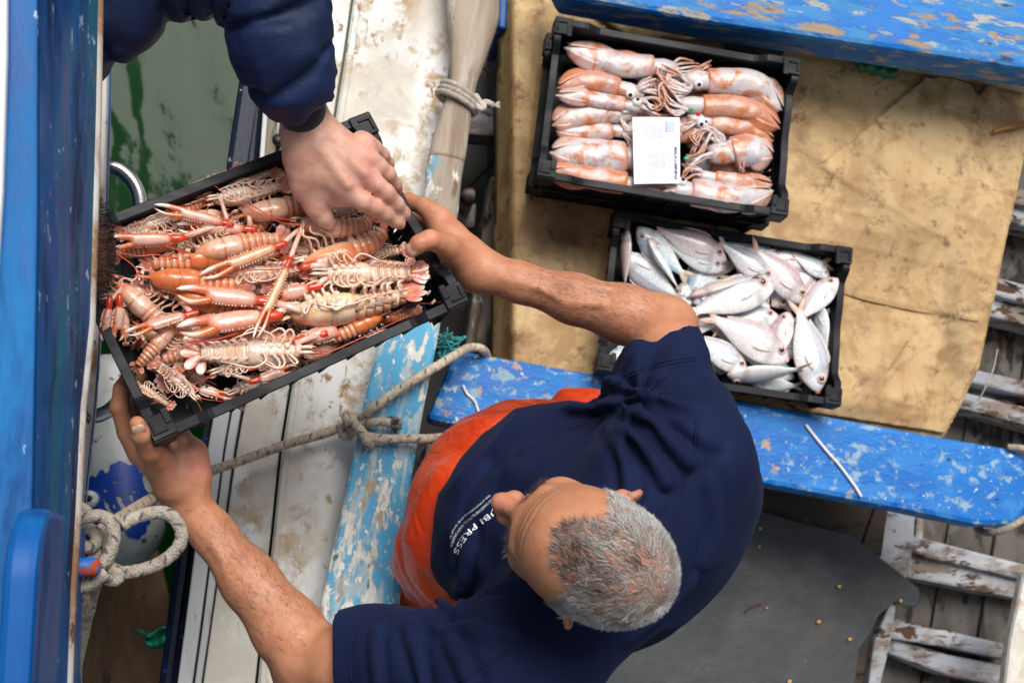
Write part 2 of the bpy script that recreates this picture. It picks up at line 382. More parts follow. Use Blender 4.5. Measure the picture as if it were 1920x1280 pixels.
m = MB(); pts = resamp(PP([(196, 312, .86), (225, 318, .86), (252, 345, .86), (263, 385, .86), (262, 480, .86), (255, 620, .86), (240, 705, .86), (222, 752, .86), (192, 776, .86), (160, 780, .86)]), 50)
loft(m, pts, .0125, n=12); m.build('grab_rail', M['steel'], big)
# rounded bracket in the corner and the mooring peg
m = MB(); yN = P(60, 944, 1.95)[1]; yS = yN-.6; xr = P(68, 1100, 1.95)[0]; xl = P(2, 1100, 1.95)[0]
prof = [(yS, 1.80), (yN-.0, 1.80)]+[(yN-.07+.07*math.cos(a), 1.88+.07*math.sin(a)) for a in np.linspace(0, math.pi/2, 24)]+[(yS, 1.95)]
k = len(prof); V = [(xr, y, z) for y, z in prof]+[(xl, y, z) for y, z in prof]
m.add(V, [list(range(k)), list(range(2*k-1, k-1, -1))]+[((i+1) % k, i, i+k, (i+1) % k+k) for i in range(k)])
m.build('bracket', M['wall_light'], big, smooth=False, bevel=.008)
a, b = P(60, 1064, 1.52), P(186, 1062, 1.52)
m = MB(); loft(m, [a, lerp(a, b, .5), lerp(a, b, .93), lerp(a, b, 1.0), lerp(a, b, 1.025)], [.0115, .0115, .0115, .009, .003], n=18, up=(0, 0, 1))
_pm = mat_peel('blue paint worn to red lead', (.008, .17, .58), [((.42, .06, .02), 55, .47, .02, None), ((.6, .65, .7), 80, .70, .01, None)], 0, (1, 1, 1), .4, .4)
m.build('mooring_peg', _pm, big)
sheetm = MB(); prism(sheetm, [P(40, 1500, 1.58), P(40, 990, 1.58), P(138, 985, 1.58), P(132, 1120, 1.58), P(118, 1500, 1.58)], .1); sheetm.build('peg_plate', M['wall_light'], big, smooth=False, bevel=.004)
# board low down between the boats
m = MB(); prism(m, ppoly([(130, 1030), (290, 1010), (318, 1120), (298, 1400), (60, 1400)], -.1), .05)
tag(m.build('wooden_board', M['brown_board'], None, smooth=False, bevel=.006), 'brown board flecked with blue paint, low between the boats under the rope coil', 'board')
# fender
fe = thing('fender', 'dirty white fender with a blue painted end hanging between the boats', 'fender', P(225, 900, .1))
a, b = P(205, 690, .28), P(232, 985, .34); d = nrm(b-a)
tt = np.linspace(0, 1, 16); R0 = .083
pts = [a+(b-a)*t for t in tt]+[b+d*R0*math.sin(q) for q in np.linspace(.2, 1.5, 7)]
rr = [R0*(1+.03*math.sin(6*t)) for t in tt]+[R0*math.cos(q) for q in np.linspace(.2, 1.5, 7)]
m = MB(); loft(m, pts, rr, n=32, up=(0, 0, 1))
_t = NT('scuffed white fender vinyl'); _co = _t.coord()
_c = _t.mix(_t.ramp(_t.noise(_co, 9, 5), .42, .66), (.60, .63, .60), (.36, .38, .35))
_c = _t.mix(_t.ramp(_t.noise(_co, 40, 5), .63, .68), _c, (.09, .10, .10))
_t.fin(_c, .4, _t.bump(_t.noise(_co, 60, 3), .2, .002)); m.build('body', _t.m, fe)
# blue painted patch: a skin just proud of the fender
m = MB(); V = []; uu = np.linspace(0, 1, 110); vv = np.linspace(-1.0, 1.05, 150)
Tt, Nn, Bb = frames([a, b], (0, 0, 1))
for u in uu:
    s = lerp(.66, 1.14, u); cc = a+(b-a)*min(s, 1.0)
    over = max(0, (s-1.0))*np.linalg.norm(b-a); rr_ = math.sqrt(max(R0**2-over**2, 1e-6)); cc = cc+d*over
    for v in vv:
        V.append(cc+(Nn[0]*math.cos(v)+Bb[0]*math.sin(v))*(rr_+.0012))
V = np.array(V); keep = fbm(V, 40, 2); keep2 = fbm(V, 110, 5); msk = lambda i: True
F = []
for q in grid_faces(110, 150):
    u, v = q[0]//150/109*29, q[0] % 150/149*39; e = (abs(u/29-.5)**3+abs(v/39-.5)**3)**(1/3)*2
    hole = (.45 < u/29 < .8 and .3 < v/39 < .62 and abs(math.sin(v*.55+u*.3+keep[q[0]])) > .86) or keep2[q[0]] > .42
    if e+.45*keep[q[0]] < .86 and not hole: F.append(q)
m.add(V, F); m.build('painted_patch', NT('royal blue paint').fin((.006, .06, .40), .45), fe)
m = MB(); c = P(168, 935, .42); loft(m, [c+np.array([0, 0, -.05]), c, c+np.array([0, 0, .012]), c+np.array([0, 0, .008])], [.018, .017, .013, .007], n=16); loft(m, [c, c+np.array([0, 0, .0125])], .0065, n=12, col=(0, 0, 0)); m.build('eye', mat_vc('fender eye vinyl', .4), fe)
# ------------------------------------------------------------------ crates
def rotv(v):
    v = np.asarray(v, float); a = np.linalg.norm(v)+1e-12; k = v/a
    K = np.array([[0, -k[2], k[1]], [k[2], 0, -k[0]], [-k[1], k[0], 0]])
    return np.eye(3)+np.sin(a)*K+(1-np.cos(a))*K@K
def rz(a): c, s = math.cos(a), math.sin(a); return np.array([[c, -s, 0], [s, c, 0], [0, 0, 1.0]])
_t = NT('black crate plastic'); _co = _t.coord(0, (4, 1, 1))
_c = _t.mix(_t.ramp(_t.noise(_co, 14, 5), .4, .75), (.004, .005, .008), (.008, .010, .016))
_c = _t.mix(_t.ramp(_t.noise(_t.coord(), 70, 4), .68, .74), _c, (.05, .055, .065))
M['crate'] = _t.fin(_c, _t.ramp(_t.noise(_co, 18, 3), .3, .7, .40, .62), _t.bump(_t.noise(_co, 50, 3), .25, .001), Specular_IOR_Level=.22)
CW, CH, CD = .505, .335, .115
def sm(a, b, x): t = min(1, max(0, (x-a)/(b-a))); return t*t*(3-2*t)
def ztop(s, half, long):
    "height of the rim along one side"
    a = abs(s)
    if long: return -.013*(1-sm(half-.095, half-.060, a))
    return -.018*(1-sm(half-.075, half-.045, a)) - .004*(1-sm(0, .05, a))
def make_crate(label, c, R, group='black plastic fish crates', depth=CD):
    root = thing('plastic_crate', label, 'crate', c, group)
    X = lambda p: np.asarray(p, float) @ R.T + c
    class LB(MB):
        def add(s, v, f, col=(1, 1, 1)): return MB.add(s, X(np.asarray(v, float).reshape(-1, 3)), f, col)
    hw, hh = CW/2, CH/2; th = .004
    walls = LB(); rim = LB(); floor = LB()
    for long, half, off in ((True, hw, hh), (False, hh, hw)):
        for sg in (-1, 1):
            def pt(s, o, z):      # s along side, o outward offset, z
                tp = .014*(z/depth)      # walls lean in towards the bottom
                oo = sg*(off-.012+o+tp); ss = s*(1+.02*z/depth)
                return (ss, oo, z) if long else (oo, ss, z)
            def slab(s0, s1, zf0, zf1, n=1, o0=0, o1=th):
                S = np.linspace(s0, s1, n+1); V = []
                for s in S: V += [pt(s, o0, zf0(s)), pt(s, o1, zf0(s)), pt(s, o1, zf1(s)), pt(s, o0, zf1(s))]
                f = [(0, 1, 2, 3), tuple(4*n+i for i in (3, 2, 1, 0))]
                for i in range(n):
                    for j in range(4):
                        k = (j+1) % 4; f.append((4*i+j, 4*i+4+j, 4*i+4+k, 4*i+k))
                walls.add(V, f)
            zt = lambda s: ztop(s, half, long)
            K = lambda v: (lambda s: v)
            slab(-half+.006, half-.006, K(-depth), K(-depth+.022), 1)
            slab(-half+.006, half-.006, K(-.062), lambda s: zt(s)-.002, 40)
            slab(-half+.006, half-.006, K(-depth*.58), K(-depth*.58+.008), 1, -.0005, th+.0005)
            nb = int(2*half/.017)
            for i in range(nb+1):
                s = -half+.012+(2*half-.024)*i/nb
                w = .0058 if i % 4 else .008
                slab(s-w, s+w, K(-depth+.020), K(-.060), 1, .0004, th-.0004)
            # rim flange with small step, plus stiffening lip
            S = np.concatenate([np.linspace(-half, half, 61)]); V = []
            for s in S:
                z = zt(s)
                V += [pt(s, -.003, z), pt(s, .012, z), pt(s, .012, z-.012), pt(s, .0095, z-.012), pt(s, .0095, z-.004), pt(s, -.003, z-.004)]
            f = []; n = len(S)-1
            for i in range(n):
                for j in range(6):
                    k = (j+1) % 6; f.append((6*i+j, 6*i+6+j, 6*i+6+k, 6*i+k))
            f += [(0, 1, 2, 3, 4, 5), tuple(6*n+i for i in (5, 4, 3, 2, 1, 0))]
            rim.add(V, f)
            for i in range(int(2*half/.05)):                   # outer ribs
                s = -half+.03+i*.05; slab(s-.0015, s+.0015, K(-depth+.004), lambda q: zt(q)-.012, 1, th-.0002, .0105)
    post = []
    for sx in (-1, 1):
        for sy in (-1, 1):
            post.append(LB()); cx, cy = sx*(hw-.017), sy*(hh-.017)
            box(post[-1], (cx, cy-sy*.002, .0026), (.036, .034, .005)); box(post[-1], (cx+sx*.0145, cy, -.02), (.0065, .035, .045)); box(post[-1], (cx, cy+sy*.0145, -.0205), (.034, .0065, .044))
            box(post[-1], (cx-sx*.012, cy-sy*.012, .0062), (.010, .022, .003)); box(post[-1], (cx+sx*.004, cy+sy*.006, .0063), (.022, .004, .0032)); box(post[-1], (cx+sx*.012, cy-sy*.004, .0064), (.004, .018, .003))
            box(post[-1], (cx-sx*.005, cy-sy*.004, -depth*.5), (.007, .007, depth-.01))
    for i in range(23): box(floor, (-hw+.03+i*(CW-.06)/22, 0, -depth+.004), (.0145, CH-.05, .005))
    for j in range(9): box(floor, (0, -hh+.03+j*(CH-.06)/8, -depth+.0025), (CW-.05, .022, .0042))
    for sx in (-1, 1): box(floor, (sx*(hw-.045), 0, -depth+.0052), (.05, CH-.06, .004))
    walls.build('wall', M['crate'], root, smooth=False); o = rim.build('rim', M['crate'], root, smooth=False, bevel=.0012)
    for q in post: q.build('corner_post', M['crate'], root, smooth=False, bevel=.001)
    floor.build('base', M['crate'], root, smooth=False)
    return dict(root=root, c=np.array(c, float), R=R)
def CP(cr, px, py, dz):
    "point under pixel on the crate's own plane, dz above (negative: below) its rim"
    d = RCAM @ np.array([(px-960)/FPX, -(py-640)/FPX, -1.0]); n = cr['R'][:, 2]; o = np.array([0, 0, CAMH])
    q = cr['c']+n*dz; t = np.dot(q-o, n)/np.dot(d, n); return o+d*t
cr_hold = make_crate('black crate of langoustines held between two pairs of hands', np.array([-.0583, .4854, 1.255]), rotv([-.1055, .1337, 0]) @ rz(.4825))
cr_squid = make_crate('black crate of squid, stacked on another crate upon the tarpaulin', np.array([.705, .957, .686]), rz(-.1197))
cr_under = make_crate('lower black crate, nearly hidden under the crate of squid', np.array([.707, .972, .566]), rz(-.1197))
cr_fish = make_crate('black crate full of silvery pink fish beside the blue thwart', np.array([.8445, .5985, .569]), rz(-.121))
# ------------------------------------------------------------------ langoustines, squid, fish
M['shell'] = mat_vc('langoustine shell', .20, 110, .30, .35, 200, sss=.10, coat=.6)
def wet_shell(name, tint, sc_, bump):
    t = NT(name); a = t.N('ShaderNodeVertexColor'); a.layer_name = 'Col'; co = t.coord()
    c = t.mix(t.ramp(t.noise(co, sc_, 5, .65), .40, .66), a.outputs[0], t.mix(1.0, a.outputs[0], tint, 'MULTIPLY'))
    c = t.mix(t.ramp(t.noise(co, sc_*3.2, 4), .60, .70, 0, .55), c, (.74, .62, .52))
    c = t.mix(t.ramp(t.noise(co, sc_*2.1, 4), .61, .70, 0, .45), c, (.30, .09, .05))
    m = t.fin(c, .18, t.bump(t.noise(co, sc_*2.5, 5, .65), bump, .0025), Coat_Weight=.6, Coat_Roughness=.08, Subsurface_Weight=.12, Subsurface_Scale=.006)
    t.b.inputs['Subsurface Radius'].default_value = (1, .35, .2); return m
M['shell'] = wet_shell('wet langoustine shell', (1.0, .74, .58), 55, .45)
M['claw'] = wet_shell('wet langoustine claw', (1.0, .72, .60), 70, .4)
M['thin'] = mat_vc('langoustine legs', .3, 90, .2, .1, 200, sss=.1, coat=.2)
M['eye_black'] = NT('wet black eye').fin((.004, .004, .005), .08, Coat_Weight=.5)
def mixc(a, b, t): a = np.asarray(a, float); b = np.asarray(b, float); t = np.asarray(t, float)[..., None]; return a*(1-t)+b*t
ORANGE = np.array((.68, .19, .045)); PINKO = np.array((.66, .27, .14)); CREAM = np.array((.80, .62, .40)); WHITE = np.array((.80, .66, .55))
RED = np.array((.62, .030, .006)); PINK = np.array((.72, .36, .30)); DEEP = np.array((.40, .08, .025)); GREYP = np.array((.50, .36, .32))
LANGO = []
def langoustine(label, cr, head, tail, dz, roll=0, curl=.25, bend=0, claws=(), tone=0, seed=0, legs=1, scale=None, ants=2, fan=1.0, dzt=None, hue=None):
    rg = random.Random(seed*77+5)
    H0 = CP(cr, *head, dz); T0 = CP(cr, *tail, dz if dzt is None else dzt)
    ax = nrm(H0-T0); Ls = np.linalg.norm(H0-T0) if scale is None else scale
    up0 = cr['R'][:, 2]; up0 = nrm(up0-np.dot(up0, ax)*ax); sd0 = np.cross(up0, ax)
    r = math.radians(roll); UP = up0*math.cos(r)+sd0*math.sin(r); SD = np.cross(UP, ax)
    k = 1.0
    root = thing('langoustine', label, 'langoustine', H0, 'langoustines piled in the held crate')
    # body spine: local x forward, y side, z dorsal.  unit length = Ls
    body = MB(); front = MB()
    def inside(p):
        q = (p-cr['c']) @ cr['R']; q[:, 0] = np.clip(q[:, 0], -CW/2+.022, CW/2-.022); q[:, 1] = np.clip(q[:, 1], -CH/2+.022, CH/2-.022); q[:, 2] = np.clip(q[:, 2], -.105, .012); return q @ cr['R'].T+cr['c']
    def W(p): p = np.asarray(p, float).reshape(-1, 3); return H0+Ls*(p[:, :1]*ax+p[:, 1:2]*SD+p[:, 2:]*UP)
    # spine polyline with curl on the abdomen
    S = [np.array([-.10, 0, 0])]; a = 0.0; hd = 0.0; xs = np.linspace(.10, 1.0, 46)
    for u0, u1 in zip(xs, xs[1:]):
        du = u1-u0
        if u0 > .45: a += curl*du/.55*2.2; hd += bend*du/.55*2
        S.append(S[-1]+du*np.array([-math.cos(a)*math.cos(hd), math.sin(hd)*math.cos(a), -math.sin(a)]))
    S = np.array(S)
    off = np.array([0, 0, 0.0])
    def spine(u): return S[min(len(S)-1, max(0, int(round((u-.10)/.9*45))))]
    def col_ring(base_d, base_v, n, gain=1.0):
        th = np.linspace(0, 2*math.pi, n, endpoint=False); s = .5+.5*np.sin(th); return mixc(base_v, base_d, np.clip((s-.25)*2.0, 0, 1))*gain
    dors = [mixc(PINKO, ORANGE, .35), mixc(PINKO, ORANGE, .75), mixc(PINK, PINKO, .5), mixc(GREYP, PINK, .5)][tone % 4]; vent = [CREAM, CREAM, WHITE, mixc(WHITE, PINK, .35)][tone % 4]
    car = [mixc(dors, WHITE, .55), dors, mixc(dors, WHITE, .65), mixc(dors, WHITE, .3)][tone % 4]
    n = 20
    # carapace
    u = np.array([.03, .05, .08, .12, .17, .22, .27, .285, .30, .34, .39, .43, .45, .455])
    ra = np.array([.014, .030, .046, .060, .071, .078, .081, .077, .082, .084, .083, .078, .072, .060])*1.30
    cps = np.array([(-x, 0, 0) for x in u]); rings = []
    for x in u:
        f = 1 if abs(x-.285) > .008 else .72
        hd_ = mixc(car, ORANGE, .55 if x < .13 else (.75 if .27 < x < .3 and tone % 4 != 3 else 0)); rings.append(col_ring(hd_*f, vent, n))
    pr = lambda th: 1+.10*np.cos(2*th)*0-.12*(np.sin(th) < -.5)+.05*np.exp(-((th-math.pi/2)/.25)**2)
    loft(body, W(cps), ra*Ls, ra*Ls*1.08, n, np.array(rings), UP, prof=pr)
    # rostrum
    loft(front, W([(-.05, 0, .03), (0, 0, .040), (.06, 0, .046), (.115, 0, .056)]), np.array([.020, .013, .007, .0015])*Ls, None, 8, np.array([ORANGE, ORANGE, DEEP*1.4, RED]), UP)
    for sg in (-1, 1):
        for q in range(3): loft(front, W([(.015+q*.026, sg*.006, .046), (.03+q*.026, sg*.012, .060)]), np.array([.005, .001])*Ls, None, 5, WHITE, UP)
        ball(front, W([(-.015, sg*.030, .012)])[0], .013*Ls, WHITE)
        loft(front, W([(-.02, sg*.034, -.012), (.03, sg*.042, -.006), (.075, sg*.036, -.01)]), np.array([.018, .021, .004])*Ls, np.array([.008, .007, .002])*Ls, 8, np.array([CREAM, mixc(WHITE, ORANGE, .4), ORANGE]), UP)
        # mouth limbs
        loft(front, W([(-.10, sg*.018, -.065), (.0, sg*.022, -.075), (.06, sg*.016, -.06), (.03, sg*.012, -.085)]), np.array([.014, .015, .010, .004])*Ls, None, 7, np.array([WHITE, WHITE, mixc(WHITE, ORANGE, .4), ORANGE]), UP)
    # sternum / leg bases
    for j in range(4):
        for sg in (-1, 1): ball(body, W([(-.16-.062*j, sg*.028, -.092)])[0], np.array((.026, .026, .018))*Ls, mixc(vent, WHITE, .5))
    # abdomen, six overlapping rings with side points
    ab = MB(); us = np.linspace(.44, .80, 7)
    for q in range(6):
        a0, a1 = us[q], us[q+1]; ww = (.080-.0062*q)*1.28
        uu = np.linspace(a0-.012, a1+.004, 7); pts = W(np.array([spine(x) for x in uu])); f = np.array([.86, .93, 1.0, 1.03, 1.04, 1.03, .95])
        c = [col_ring(dors*.80, vent*.9, n), col_ring(dors*.9, vent, n), col_ring(dors, vent, n), col_ring(mixc(dors, WHITE, .12), vent, n), col_ring(mixc(dors, WHITE, .30), vent, n), col_ring(mixc(dors, WHITE, .42), WHITE, n), col_ring(mixc(dors, DEEP, .35), vent, n)]
        pa = lambda th: 1-.30*(np.sin(th) < -.35)*(-np.sin(th)-.35)/.65
        loft(ab, pts, f*ww*Ls, f*ww*.86*Ls, n, np.array(c), UP, prof=pa)
        p0 = spine((a0+a1)/2); p1 = spine(a1); dirb = nrm(p1-p0); upl = np.array([dirb[2], 0, -dirb[0]]); upl = upl*(1 if upl[2] > 0 else -1)
        for sg in (-1, 1):                                   # pleura: leaf-like plates
            b0 = p0+np.array([0, sg*ww*.92, 0])-upl*ww*.10; tip = p0+dirb*.030+np.array([0, sg*ww*.98, 0])-upl*ww*.92
            loft(ab, W([b0, lerp(b0, tip, .35), lerp(b0, tip, .7), tip]), np.array([.030, .028, .018, .002])*Ls, np.array([.006, .007, .006, .001])*Ls, 8, np.array([dors, mixc(dors, WHITE, .45), WHITE, WHITE]), SD*sg)
            # swimmerets
            s0 = p0+np.array([0, sg*ww*.45, 0])-upl*ww*.70; s1 = s0+np.array([0, sg*.022, 0])-upl*.030+dirb*.012; s2 = s1+dirb*.045-upl*.004+np.array([0, sg*(.004+.008*rg.random()), 0])
            loft(ab, W(resamp([s0, s1, s2], 6)), np.array([.010, .011, .012, .012, .009, .003])*Ls, np.array([.006]*5+[.002])*Ls, 7, mixc(WHITE, PINK, .25), UP)
        loft(ab, W([p0+np.array([0, -ww*.7, 0])-upl*ww*.66, p0-upl*ww*.74, p0+np.array([0, ww*.7, 0])-upl*ww*.66]), .007*Ls, None, 6, mixc(WHITE, PINK, .15), UP)
    # tail fan: telson and four lobes
    tf = MB(); e = spine(.80); d = nrm(spine(.86)-spine(.76)); upl = np.array([d[2], 0, -d[0]]); upl = upl*(1 if upl[2] > 0 else -1)
    for j, angd in enumerate((0, -26, 26, -54, 54)):
        aa = math.radians(angd*fan); dv = d*math.cos(aa)+np.array([0, 1, 0])*math.sin(aa); ln = .155 if j == 0 else (.165 if j < 3 else .150)
        tt = np.linspace(0, 1, 9); w = np.array([.016, .026, .034, .040, .043, .043, .040, .030, .012])*(1.0 if j else .9)
        pts = np.array([e+np.array([0, math.sin(aa)*.02, 0])+dv*(ln*t)-upl*(.004*(j % 3)+.012*t*t) for t in tt])
        cl = [mixc(mixc(dors, ORANGE, .5), RED, .25), mixc(dors, ORANGE, .5), PINKO, mixc(PINK, RED, .25), mixc(PINK, RED, .4), mixc(PINK, RED, .35), PINK, mixc(PINK, WHITE, .6), CREAM]
        loft(tf, W(pts), w*Ls, np.full(9, .0065)*Ls*np.array([1.4, 1.4, 1.2, 1, 1, .8, .6, .4, .2]), 10, np.array(cl), UP*1.0 if abs(d[2]) < .8 else ax)
    b = body.build('carapace', M['shell'], root); front.build('rostrum', M['shell'], root); ab.build('abdomen', M['shell'], root); tf.build('tail_fan', M['shell'], root)
    for sg in (-1, 1):
        m = MB(); ball(m, W([(-.012, sg*.040, .020)])[0], np.array((.025, .021, .020))*Ls); m.build('eye', M['eye_black'], root)
    # walking legs
    if legs:
        for j in range(4):
            for sg in (-1, 1):
                b0 = np.array([-.15-.062*j, sg*.034, -.085]); o = .05+.035*rg.random()
                if abs(((roll+180) % 360)-180) > 100:          # belly up: legs fold over the belly
                    sw = rg.uniform(-.25, .35)
                    q = [b0, b0+np.array([.02+sw*.1, sg*(.03+o*.6), -.022-.02*rg.random()]), b0+np.array([-.05+sw*.3, sg*(.05+o), -.03-.02*rg.random()]), b0+np.array([-.16+sw*.5, sg*(.03+o*.9*rg.random()), -.035]), b0+np.array([-.22+sw*.6, sg*(.02+.06*rg.random()), -.022])]
                else:
                    q = [b0, b0+np.array([.02, sg*(.06+o), -.012]), b0+np.array([.07+.05*rg.random(), sg*(.12+o), -.02]), b0+np.array([.03+.1*rg.random(), sg*(.16+o), -.055]), b0+np.array([-.02+.14*rg.random(), sg*(.17+o*.6), -.08])]
                cl = mixc(mixc(WHITE, PINK, .35+.35*rg.random()), CREAM, .3)
                m = MB(); loft(m, inside(W(resamp(q, 12))), np.linspace(.0125, .0045, 12)*Ls, None, 7, np.array([cl]*9+[mixc(cl, ORANGE, .3), mixc(cl, ORANGE, .5), WHITE]), UP); m.build('leg', M['thin'], root)
    # claws: (elbow pixel, tip pixel, dz elbow, dz tip, look)
    for ci, cw in enumerate(claws):
        (ex, ey), (tx, ty), ze, zt_ = cw[:4]; look = cw[4] if len(cw) > 4 else 0; wd = (cw[5] if len(cw) > 5 else 1.0)*1.5
        E0 = CP(cr, ex, ey, ze); T1 = CP(cr, tx, ty, zt_); sg = -1 if ci % 2 else 1
        B0 = W([(-.09, sg*.05, -.05)])[0]; dv = nrm(T1-E0); ln = np.linalg.norm(T1-E0); rollc = rg.uniform(-.5, .5)
        nn = up0-np.dot(up0, dv)*dv; nn = nrm(nn); sd = np.cross(dv, nn); nn2 = nn*math.cos(rollc)+sd*math.sin(rollc); sd2 = np.cross(dv, nn2)
        k = Ls; m = MB()
        vd = E0-B0; dm = np.linalg.norm(vd)
        # arm: ischium + merus
        mid = lerp(B0, E0, .35)+nn*.006
        loft(m, resamp([B0, mid, lerp(B0, E0, .75)+nn*.003, E0-nrm(vd)*.006], 10), np.linspace(.019, .031, 10)*k, np.linspace(.016, .026, 10)*k, 10, np.array([mixc(WHITE, PINK, .4)]*6+[mixc(WHITE, PINK, .55)]*2+[mixc(PINK, RED, .6), RED]), nn)
        # carpus
        L0 = .115*k
        loft(m, [E0-dv*L0*.55, E0-dv*L0*.2, E0+dv*L0*.35, E0+dv*L0*.8], np.array([.016, .022, .025, .020])*k*wd, np.array([.014, .020, .022, .018])*k*wd, 12, np.array([RED, mixc(RED, ORANGE, .25), RED, mixc(RED, ORANGE, .5)]), nn2)
        m.build('claw_arm', M['claw'], root)
        # propodus with fixed finger
        h = MB(); A = E0+dv*L0*.6; pl = ln-L0*.6; N_ = 17; tt = np.linspace(0, 1, N_)
        palm = .58
        wprof = np.interp(tt, [0, .06, .25, .5, palm, .62, .8, .95, 1], [.022, .033, .042, .043, .040, .024, .018, .010, .002])*k*wd
        tprof = np.interp(tt, [0, .06, .3, palm, .7, .9, 1], [.020, .028, .034, .030, .020, .011, .002])*k*wd
        shift = np.interp(tt, [0, .5, palm, .62, .85, 1], [0, 0, .004, .020, .024, .010])*k*wd
        up_c = [mixc(ORANGE, RED, .35), mixc(ORANGE, RED, .1), mixc(PINK, ORANGE, .5)][look % 3]
        body_c = [mixc(WHITE, PINK, .55), mixc(CREAM, PINKO, .35), mixc(WHITE, PINK, .75)][look % 3]
        rings = []; nn_ = 14; th = np.linspace(0, 2*math.pi, nn_, endpoint=False)
        for t in tt:
            edge_f = np.clip(np.abs(np.cos(th))*1.8-.7, 0, 1)
            c = mixc(body_c, up_c, np.where(np.cos(th) > 0, edge_f*1.0, edge_f*.6))
            if t > palm: c = mixc(c, mixc(ORANGE, RED, .3), np.full(nn_, .75 if t < .8 else 0))
            if t > .8: c = mixc(c, np.array((.86, .82, .76)), np.full(nn_, min(1, (t-.8)/.06)))
            if t < .05: c = mixc(c, RED, np.full(nn_, .6))
            rings.append(c)
        loft(h, [A+dv*pl*t+sd2*s for t, s in zip(tt, shift)], wprof, tprof, nn_, np.array(rings), nn2)
        for row, (cs_, sn_) in enumerate(((1, .15), (-1, .15), (.5, .8))):
            for q in range(14):
                t = .06+q*.040
                if (t > .62 and row > 1) or rg.random() < .22: continue
                i = t*(N_-1); w = np.interp(t, tt, wprof); hgt = np.interp(t, tt, tprof); s = np.interp(t, tt, shift)
                p = A+dv*pl*t+sd2*(s+w*cs_*.95)+nn2*hgt*sn_*.9
                o = nrm(sd2*cs_+nn2*sn_*1.3+dv*.5)
                loft(h, [p-o*.001, p+o*.0024*(1 if row < 2 else .6)], np.array([.0017, .0006]), None, 5, (.82, .66, .54), dv)
        h.build('claw_hand', M['claw'], root)
        f = MB(); op = rg.uniform(.10, .28)
        fq = [A+dv*pl*(palm-.03)-sd2*.022*k*wd, A+dv*pl*.70-sd2*(.026+op*.05)*k*wd, A+dv*pl*.84-sd2*(.026+op*.07)*k*wd, A+dv*pl*.98-sd2*(.010+op*.04)*k*wd]
        loft(f, resamp(fq, 10), np.array([.018, .020, .019, .017, .016, .014, .012, .010, .007, .002])*k*wd, np.array([.020, .021, .019, .017, .015, .013, .011, .009, .006, .002])*k*wd, 10,
             np.array([mixc(ORANGE, RED, .5), mixc(ORANGE, RED, .3), ORANGE, ORANGE, mixc(ORANGE, WHITE, .2), mixc(ORANGE, WHITE, .6), WHITE, WHITE, WHITE, WHITE]), nn2)
        f.build('claw_finger', M['claw'], root)
    # antennae
    for j in range(ants):
        sg = -1 if j % 2 else 1; a = rg.uniform(-.5, .5)+sg*.25; p = [np.array([.03, sg*.03, .0])]
        for q in range(6):
            a += rg.uniform(-.35, .35); p.append(p[-1]+np.array([math.cos(a)*.15, math.sin(a)*.15, .006 if q < 2 else -.012]))
        m = MB(); loft(m, inside(W(resamp(p, 24))), np.linspace(.0062, .0022, 24)*Ls, None, 6, mixc(RED, PINK, .12), UP); m.build('antenna', M['thin'], root)
    LANGO.append(root); return root
L = langoustine; cr = cr_hold; Z1, Z2, Z3 = -.022, -.042, -.066
# buried layers first (only tails, legs and backs of these show between the others)
fill = [
 ('pink langoustine tail wedged in the upper left corner of the held crate, under tangled legs', (330, 405), (205, 440), Z2, 150, 2),
 ('dark pink langoustine lying against the upper crate wall behind the orange tipped claw', (330, 372), (470, 318), Z2, 40, 3),
 ('orange tailed langoustine under the pushing thumb', (690, 420), (560, 360), Z3, 10, 1),
 ('pale langoustine deep below the crossed claws in mid crate', (430, 470), (590, 470), Z3, 160, 3),
 ('orange backed langoustine under the hand that presses down', (610, 380), (730, 350), Z3, 20, 1),
 ('pink langoustine low down beneath the long spiny diagonal claw', (600, 610), (450, 560), Z3, 130, 2),
 ('greyish langoustine beneath the tail fan at the lower left', (390, 720), (270, 640), Z3, 70, 3),
 ('orange langoustine half buried near the left crate wall', (300, 560), (205, 600), Z3, 0, 1),
 ('pale pink langoustine on the crate floor along the lower rim', (430, 735), (560, 690), Z3, 200, 2),
 ('reddish langoustine on the crate floor below the curled orange tail', (560, 650), (690, 600), Z3, 30, 0),
 ('cream langoustine under the right rim beside the thumb', (660, 480), (775, 470), Z3, 170, 0),
 ('pink langoustine beneath the two orange backs at the left', (380, 530), (250, 470), Z3, 190, 2),
 ('orange langoustine tail under the upright pair of red claws', (250, 600), (300, 700), Z3, 20, 1),
 ('pale langoustine deep under the belly up one with the red fan', (590, 560), (740, 520), Z3, 185, 3),
]
Zm = -.050
